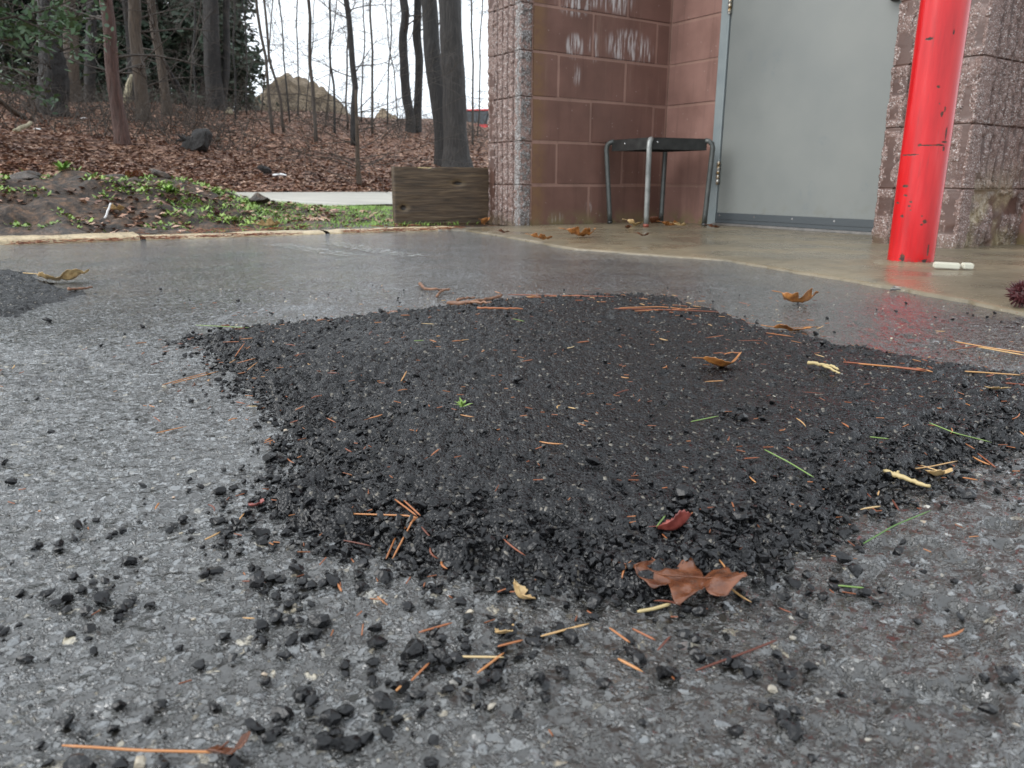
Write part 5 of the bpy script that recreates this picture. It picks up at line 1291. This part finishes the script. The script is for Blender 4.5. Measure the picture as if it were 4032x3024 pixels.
V = np.stack([c - s_, c + s_, c + ln * 0.6 + s_ * 0.7, c + ln * 0.6 - s_ * 0.7, c + ln + np.stack([np.sin(a_ * 3), np.cos(a_ * 2), -0.2 + 0 * a_], 1) * (L_ * 0.35)[:, None]], 1).reshape(-1, 3); b = np.arange(n)[:, None] * 5
tag(mk('grass', V, [b + np.array([0, 1, 2, 3]), b + np.array([3, 2, 4])], MT['grass'], None, False), 'bright green grass between verge and plank', None, None, 'stuff')
# low weeds over the soil verge
r_ = np.random.default_rng(94); n = 26000
t_, n_ = r_.uniform(-4.2, 0.35, n), r_.uniform(0.45, 1.9, n)
x_ = K0[0] + t_ * KU[0] + n_ * KN[0]; y_ = K0[1] + t_ * KU[1] + n_ * KN[1]
ok = fbm(x_ * 6, y_ * 6, 48, 4) > 0.52; x_, y_ = x_[ok], y_[ok]; n = len(x_)
a_ = r_.random(n) * 6.28; L_ = r_.uniform(0.010, 0.028, n); c = np.stack([x_, y_, tz(x_, y_) + 0.002], 1)
d_ = np.stack([np.cos(a_), np.sin(a_), r_.uniform(0.15, 1.0, n)], 1) * L_[:, None]; s_ = np.stack([-np.sin(a_), np.cos(a_), (r_.random(n) - 0.5) * 0.6], 1) * (L_ * 0.32)[:, None]
V = np.stack([c, c + d_ * 0.5 + s_, c + d_, c + d_ * 0.5 - s_], 1).reshape(-1, 3); b = np.arange(n)[:, None] * 4
tag(mk('weeds', V, [b + np.array([0, 1, 2, 3])], MT['weed'], None, False), 'low green weeds dotted over the soil verge', None, None, 'stuff')
# needle drifts along the kerb
mb = MB(); r_ = np.random.default_rng(95)
for q in range(2600):
    t_ = r_.uniform(-3.6, 1.0); n_ = -0.03 + r_.normal() * 0.022 if q % 2 else r_.uniform(0.15, 0.45)
    if vnoise(t_ * 3.1, n_ * 2, 50) < (0.30 if q % 2 else 0.5): continue
    x_, y_ = K0[0] + t_ * KU[0] + n_ * KN[0], K0[1] + t_ * KU[1] + n_ * KN[1]
    z_ = (0.004 if n_ < 0.12 else float(tz(x_, y_)) + 0.004) + r_.random() * 0.010; a_ = r_.random() * 6.28; L_ = r_.uniform(0.02, 0.06); d_ = np.array([math.cos(a_), math.sin(a_), (r_.random() - 0.5) * 0.3]) * L_ / 2
    mb.tube([np.array([x_, y_, z_]) - d_, np.array([x_, y_, z_]) + d_], 0.0011, 3, cap=False)
tag(mb.build('needle_drift', MT['drift']), 'rust coloured pine needle drift along the kerb', None, None, 'stuff')
# crumbs of broken needles over patch and asphalt
mb = MB(); r_ = np.random.default_rng(97)
cx_, cy_ = r_.uniform(-0.62, 0.9, 2600), r_.uniform(0.25, 1.6, 2600); sdc = patch_sd(cx_, cy_, POLY)
for x_, y_, s_ in zip(cx_, cy_, sdc):
    if r_.random() > (0.30 + 0.5 * math.exp(-abs(s_) / 0.05) if s_ > -0.05 else 0.08): continue
    a_ = r_.random() * 6.28; L_ = r_.uniform(0.003, 0.008); d_ = np.array([math.cos(a_), math.sin(a_), (r_.random() - 0.5) * 0.4]) * L_ / 2; c_ = np.array([x_, y_, float(surf(x_, y_)) + 0.0026])
    mb.tube([c_ - d_, c_ + d_], 0.00045, 3, cap=False)
tag(mb.build('needle_crumbs', MT['drift']), 'tiny crumbs of broken pine needle over patch and asphalt', None, None, 'stuff')
# single plants, clods and debris on the verge and the bank
def on_verge(X_, D): return base_at(X_, D)
sprig(0, 0, 0.10, 'pale star shaped weed on top of the soil verge', MT['weed'], 12, 'weed_plant', on_verge(110, 4.1))
sprig(0, 0, 0.07, 'yellow green weed tuft on the dark soil hump', MT['grass'], 26, 'weed_plant', on_verge(238, 4.0))
sprig(0, 0, 0.07, 'broad leaved bright green weed halfway along the verge', MT['grass'], 16, 'weed_plant', on_verge(648, 3.85))
sprig(0, 0, 0.06, 'pale upright sprout near the grass end of the verge', MT['weed'], 7, 'weed_plant', on_verge(955, 3.9))
def clod(X_, D, r_, label, m=None, name='soil_clod', cat='soil clod', flat=0.7, seed=0):
    V, T = rock_arrays(200 + seed, 3, flat, 0.6); b_ = base_at(X_, D)
    o = mk(name, V * r_, [T], m or MT['soil'], None, True); o.location = Vector(b_ + AZ * r_ * 0.35); return tag(o, label, cat)
clod(425, 4.35, 0.085, 'black soil clod on the crest of the verge below the reddish trunk', seed=1)
clod(1005, 4.3, 0.075, 'crumbly dark soil clod at the grass end of the verge', seed=2)
clod(80, 3.9, 0.10, 'wide dark soil hump under the yellow green tuft', seed=3, flat=0.4)
clod(620, 4.2, 0.06, 'small soil clod behind the broad leaved weed', seed=4)
clod(1045, 10.5, 0.13, 'round dark ball shaped lump on the leaves near the white litter', MT['bark_dark'], 'dark_lump', 'lump', 0.9, 5)
clod(160, 13.0, 0.07, 'white litter scrap by the vine wrapped trunk', MT['white'], 'litter_scrap', 'litter', 0.4, 6)
clod(1098, 10.3, 0.10, 'white litter scrap next to the round dark lump', MT['white'], 'litter_scrap', 'litter', 0.35, 7)
clod(345, 15.5, 0.07, 'white litter scrap between two trunks up the bank', MT['white'], 'litter_scrap', 'litter', 0.4, 8)
clod(910, 20.5, 0.16, 'pale stone at the foot of the dark slim stem', MT['palewood'], 'pale_stone', 'stone', 0.7, 9)
# black root stump
b_ = base_at(795, 12.2); st = thing('root_stump', tuple(b_), 'charred black uprooted stump sunk in the leaves', 'stump')
V, T = rock_arrays(230, 4, 1.2, 0.7); V = V * np.array([0.33, 0.28, 0.40]); V *= (1 + 0.35 * (fbm(V[:, 0] * 14 + 3, V[:, 2] * 14 + V[:, 1] * 9, 7, 3) - 0.5))[:, None]
o = mk('body', V + np.array([0, 0, 0.13]), [T], MT['bark_dark'], st)
for q in range(6):
    mb = MB(); a_ = random.uniform(0, 6.28); pts, _ = wander((0.24 * math.cos(a_), -0.05 + 0.18 * math.sin(a_), 0.16), (math.cos(a_), math.sin(a_), random.uniform(-0.1, 0.9)), random.uniform(0.08, 0.18), 5, 0.6, rng)
    mb.tube(pts, np.linspace(0.03, 0.008, 6), 6); mb.build('root', MT['bark_dark'] if q % 3 else MT['bark_tan'], st)
burr(tuple(base_at(832, 3.75) + AZ * 0.02), 0.02, 'small dark red burr on the soil verge')
leaf_obj('oak_leaf', 0, 0, 0.10, 0.06, 0.3, 2.5, 0.8, MT['oak'], 'brown folded leaf standing up on the crest of the verge', 0, 61, (-0.9, 0.2), pos=base_at(515, 4.25) + AZ * 0.03, cup=0.6)
leaf_obj('oak_leaf', 0, 0, 0.10, 0.06, 0.1, 2.5, 0.6, MT['tanleaf'], 'pale and orange leaf by the kerb at the start of the grass', 0, 62, (-0.6, 0.0), pos=base_at(1035, 3.52) + AZ * 0.025, cup=0.6)
leaf_obj('oak_leaf', 0, 0, 0.07, 0.05, 0.5, 2.0, 0.4, MT['tanleaf'], 'pinkish tan leaf amid the weeds of the verge', 0, 63, (-0.6, 0.0), pos=base_at(432, 3.55) + AZ * 0.025, cup=0.4)
b_ = base_at(380, 3.45); log('white_stick', b_ + AZ * 0.005, b_ + np.array([0.025, 0.02, 0.07]), 0.005, 0.004, MT['white'], 'pale stick poking up from the weeds of the verge', 'stick')

# sandy mounds and a parked red car beyond the crest
def mound(X_, D, w_, h_, label, seed, z0):
    p_ = at(X_, 450, D); X, Y = np.meshgrid(np.linspace(-1, 1, 60), np.linspace(-1, 1, 40), indexing='ij')
    rr = np.hypot(X * (1 + 0.25 * (fbm(X * 2 + seed, Y * 2, seed, 3) - 0.5)), Y); Z = h_ * np.clip(1 - rr ** 1.5, 0, 1) * (0.6 + 0.75 * fbm(X * 3.5 + seed, Y * 3.5, seed + 1, 5)) - 0.3 * (rr > 0.98)
    o = mk('dirt_mound', np.stack([X * w_, Y * w_ * 0.8, Z], -1).reshape(-1, 3), [grid_quads(60, 40)], MT['mound']); o.location = (p_[0], D, z0); return tag(o, label, 'mound')
mound(1150, 34, 3.6, 3.35, 'tall tan dirt mound seen through the saplings', 3, 1.3)
mound(1510, 46, 2.2, 2.0, 'small sandy heap peeping over the crest near the slim pair of trunks', 5, 1.9)
cp_ = at(1878, 440, 27); cz = float(tz(cp_[0], 27)); cz = 0.98
car = thing('car', (cp_[0], 27, cz), 'red car parked beyond the crest, behind the stout grey trunk', 'car'); car.rotation_euler = (0, 0, 1.35)
def prism(name, prof, w_, m, parent, bev=0.05):
    bm = bmesh.new(); vs_ = [bm.verts.new((x_, -w_ / 2, z_)) for x_, z_ in prof]; f = bm.faces.new(vs_); e_ = bmesh.ops.extrude_face_region(bm, geom=[f])
    for v in e_['geom']:
        if isinstance(v, bmesh.types.BMVert): v.co.y += w_
    bmesh.ops.recalc_face_normals(bm, faces=bm.faces); bmesh.ops.bevel(bm, geom=list(bm.edges), offset=bev, segments=2, affect='EDGES')
    me = bpy.data.meshes.new(name); bm.to_mesh(me); bm.free(); me.materials.append(m); o = bpy.data.objects.new(name, me); col.objects.link(o); o.parent = parent; return o
prism('body', [(-2.1, 0.3), (2.1, 0.3), (2.15, 0.75), (1.2, 0.92), (-1.9, 0.95), (-2.15, 0.7)], 1.72, MT['car_red'], car)
prism('cabin', [(-1.7, 0.93), (1.0, 0.91), (0.35, 1.42), (-1.2, 1.42)], 1.5, MT['car_glass'], car)
prism('roof', [(-1.22, 1.40), (0.37, 1.40), (0.30, 1.46), (-1.15, 1.46)], 1.46, MT['car_red'], car, 0.02)
for sx_ in (-1.35, 1.35):
    for sy_ in (-0.80, 0.80):
        mb = MB(); mb.tube([(sx_, sy_ - 0.10, 0.32), (sx_, sy_ + 0.10, 0.32)], 0.32, 20); wh = mb.build('wheel', MT['car_dark'], car)
        mb = MB(); mb.tube([(sx_, sy_ - 0.11, 0.32), (sx_, sy_ + 0.11, 0.32)], 0.18, 16); mb.build('rim', MT['car_light'], wh)
for sy_ in (-0.6, 0.6):
    mb = MB(); mb.box((2.12, sy_ - 0.15, 0.60), (0.04, 0, 0), (0, 0.3, 0), (0, 0, 0.12)); mb.build('headlight', MT['car_light'], car)
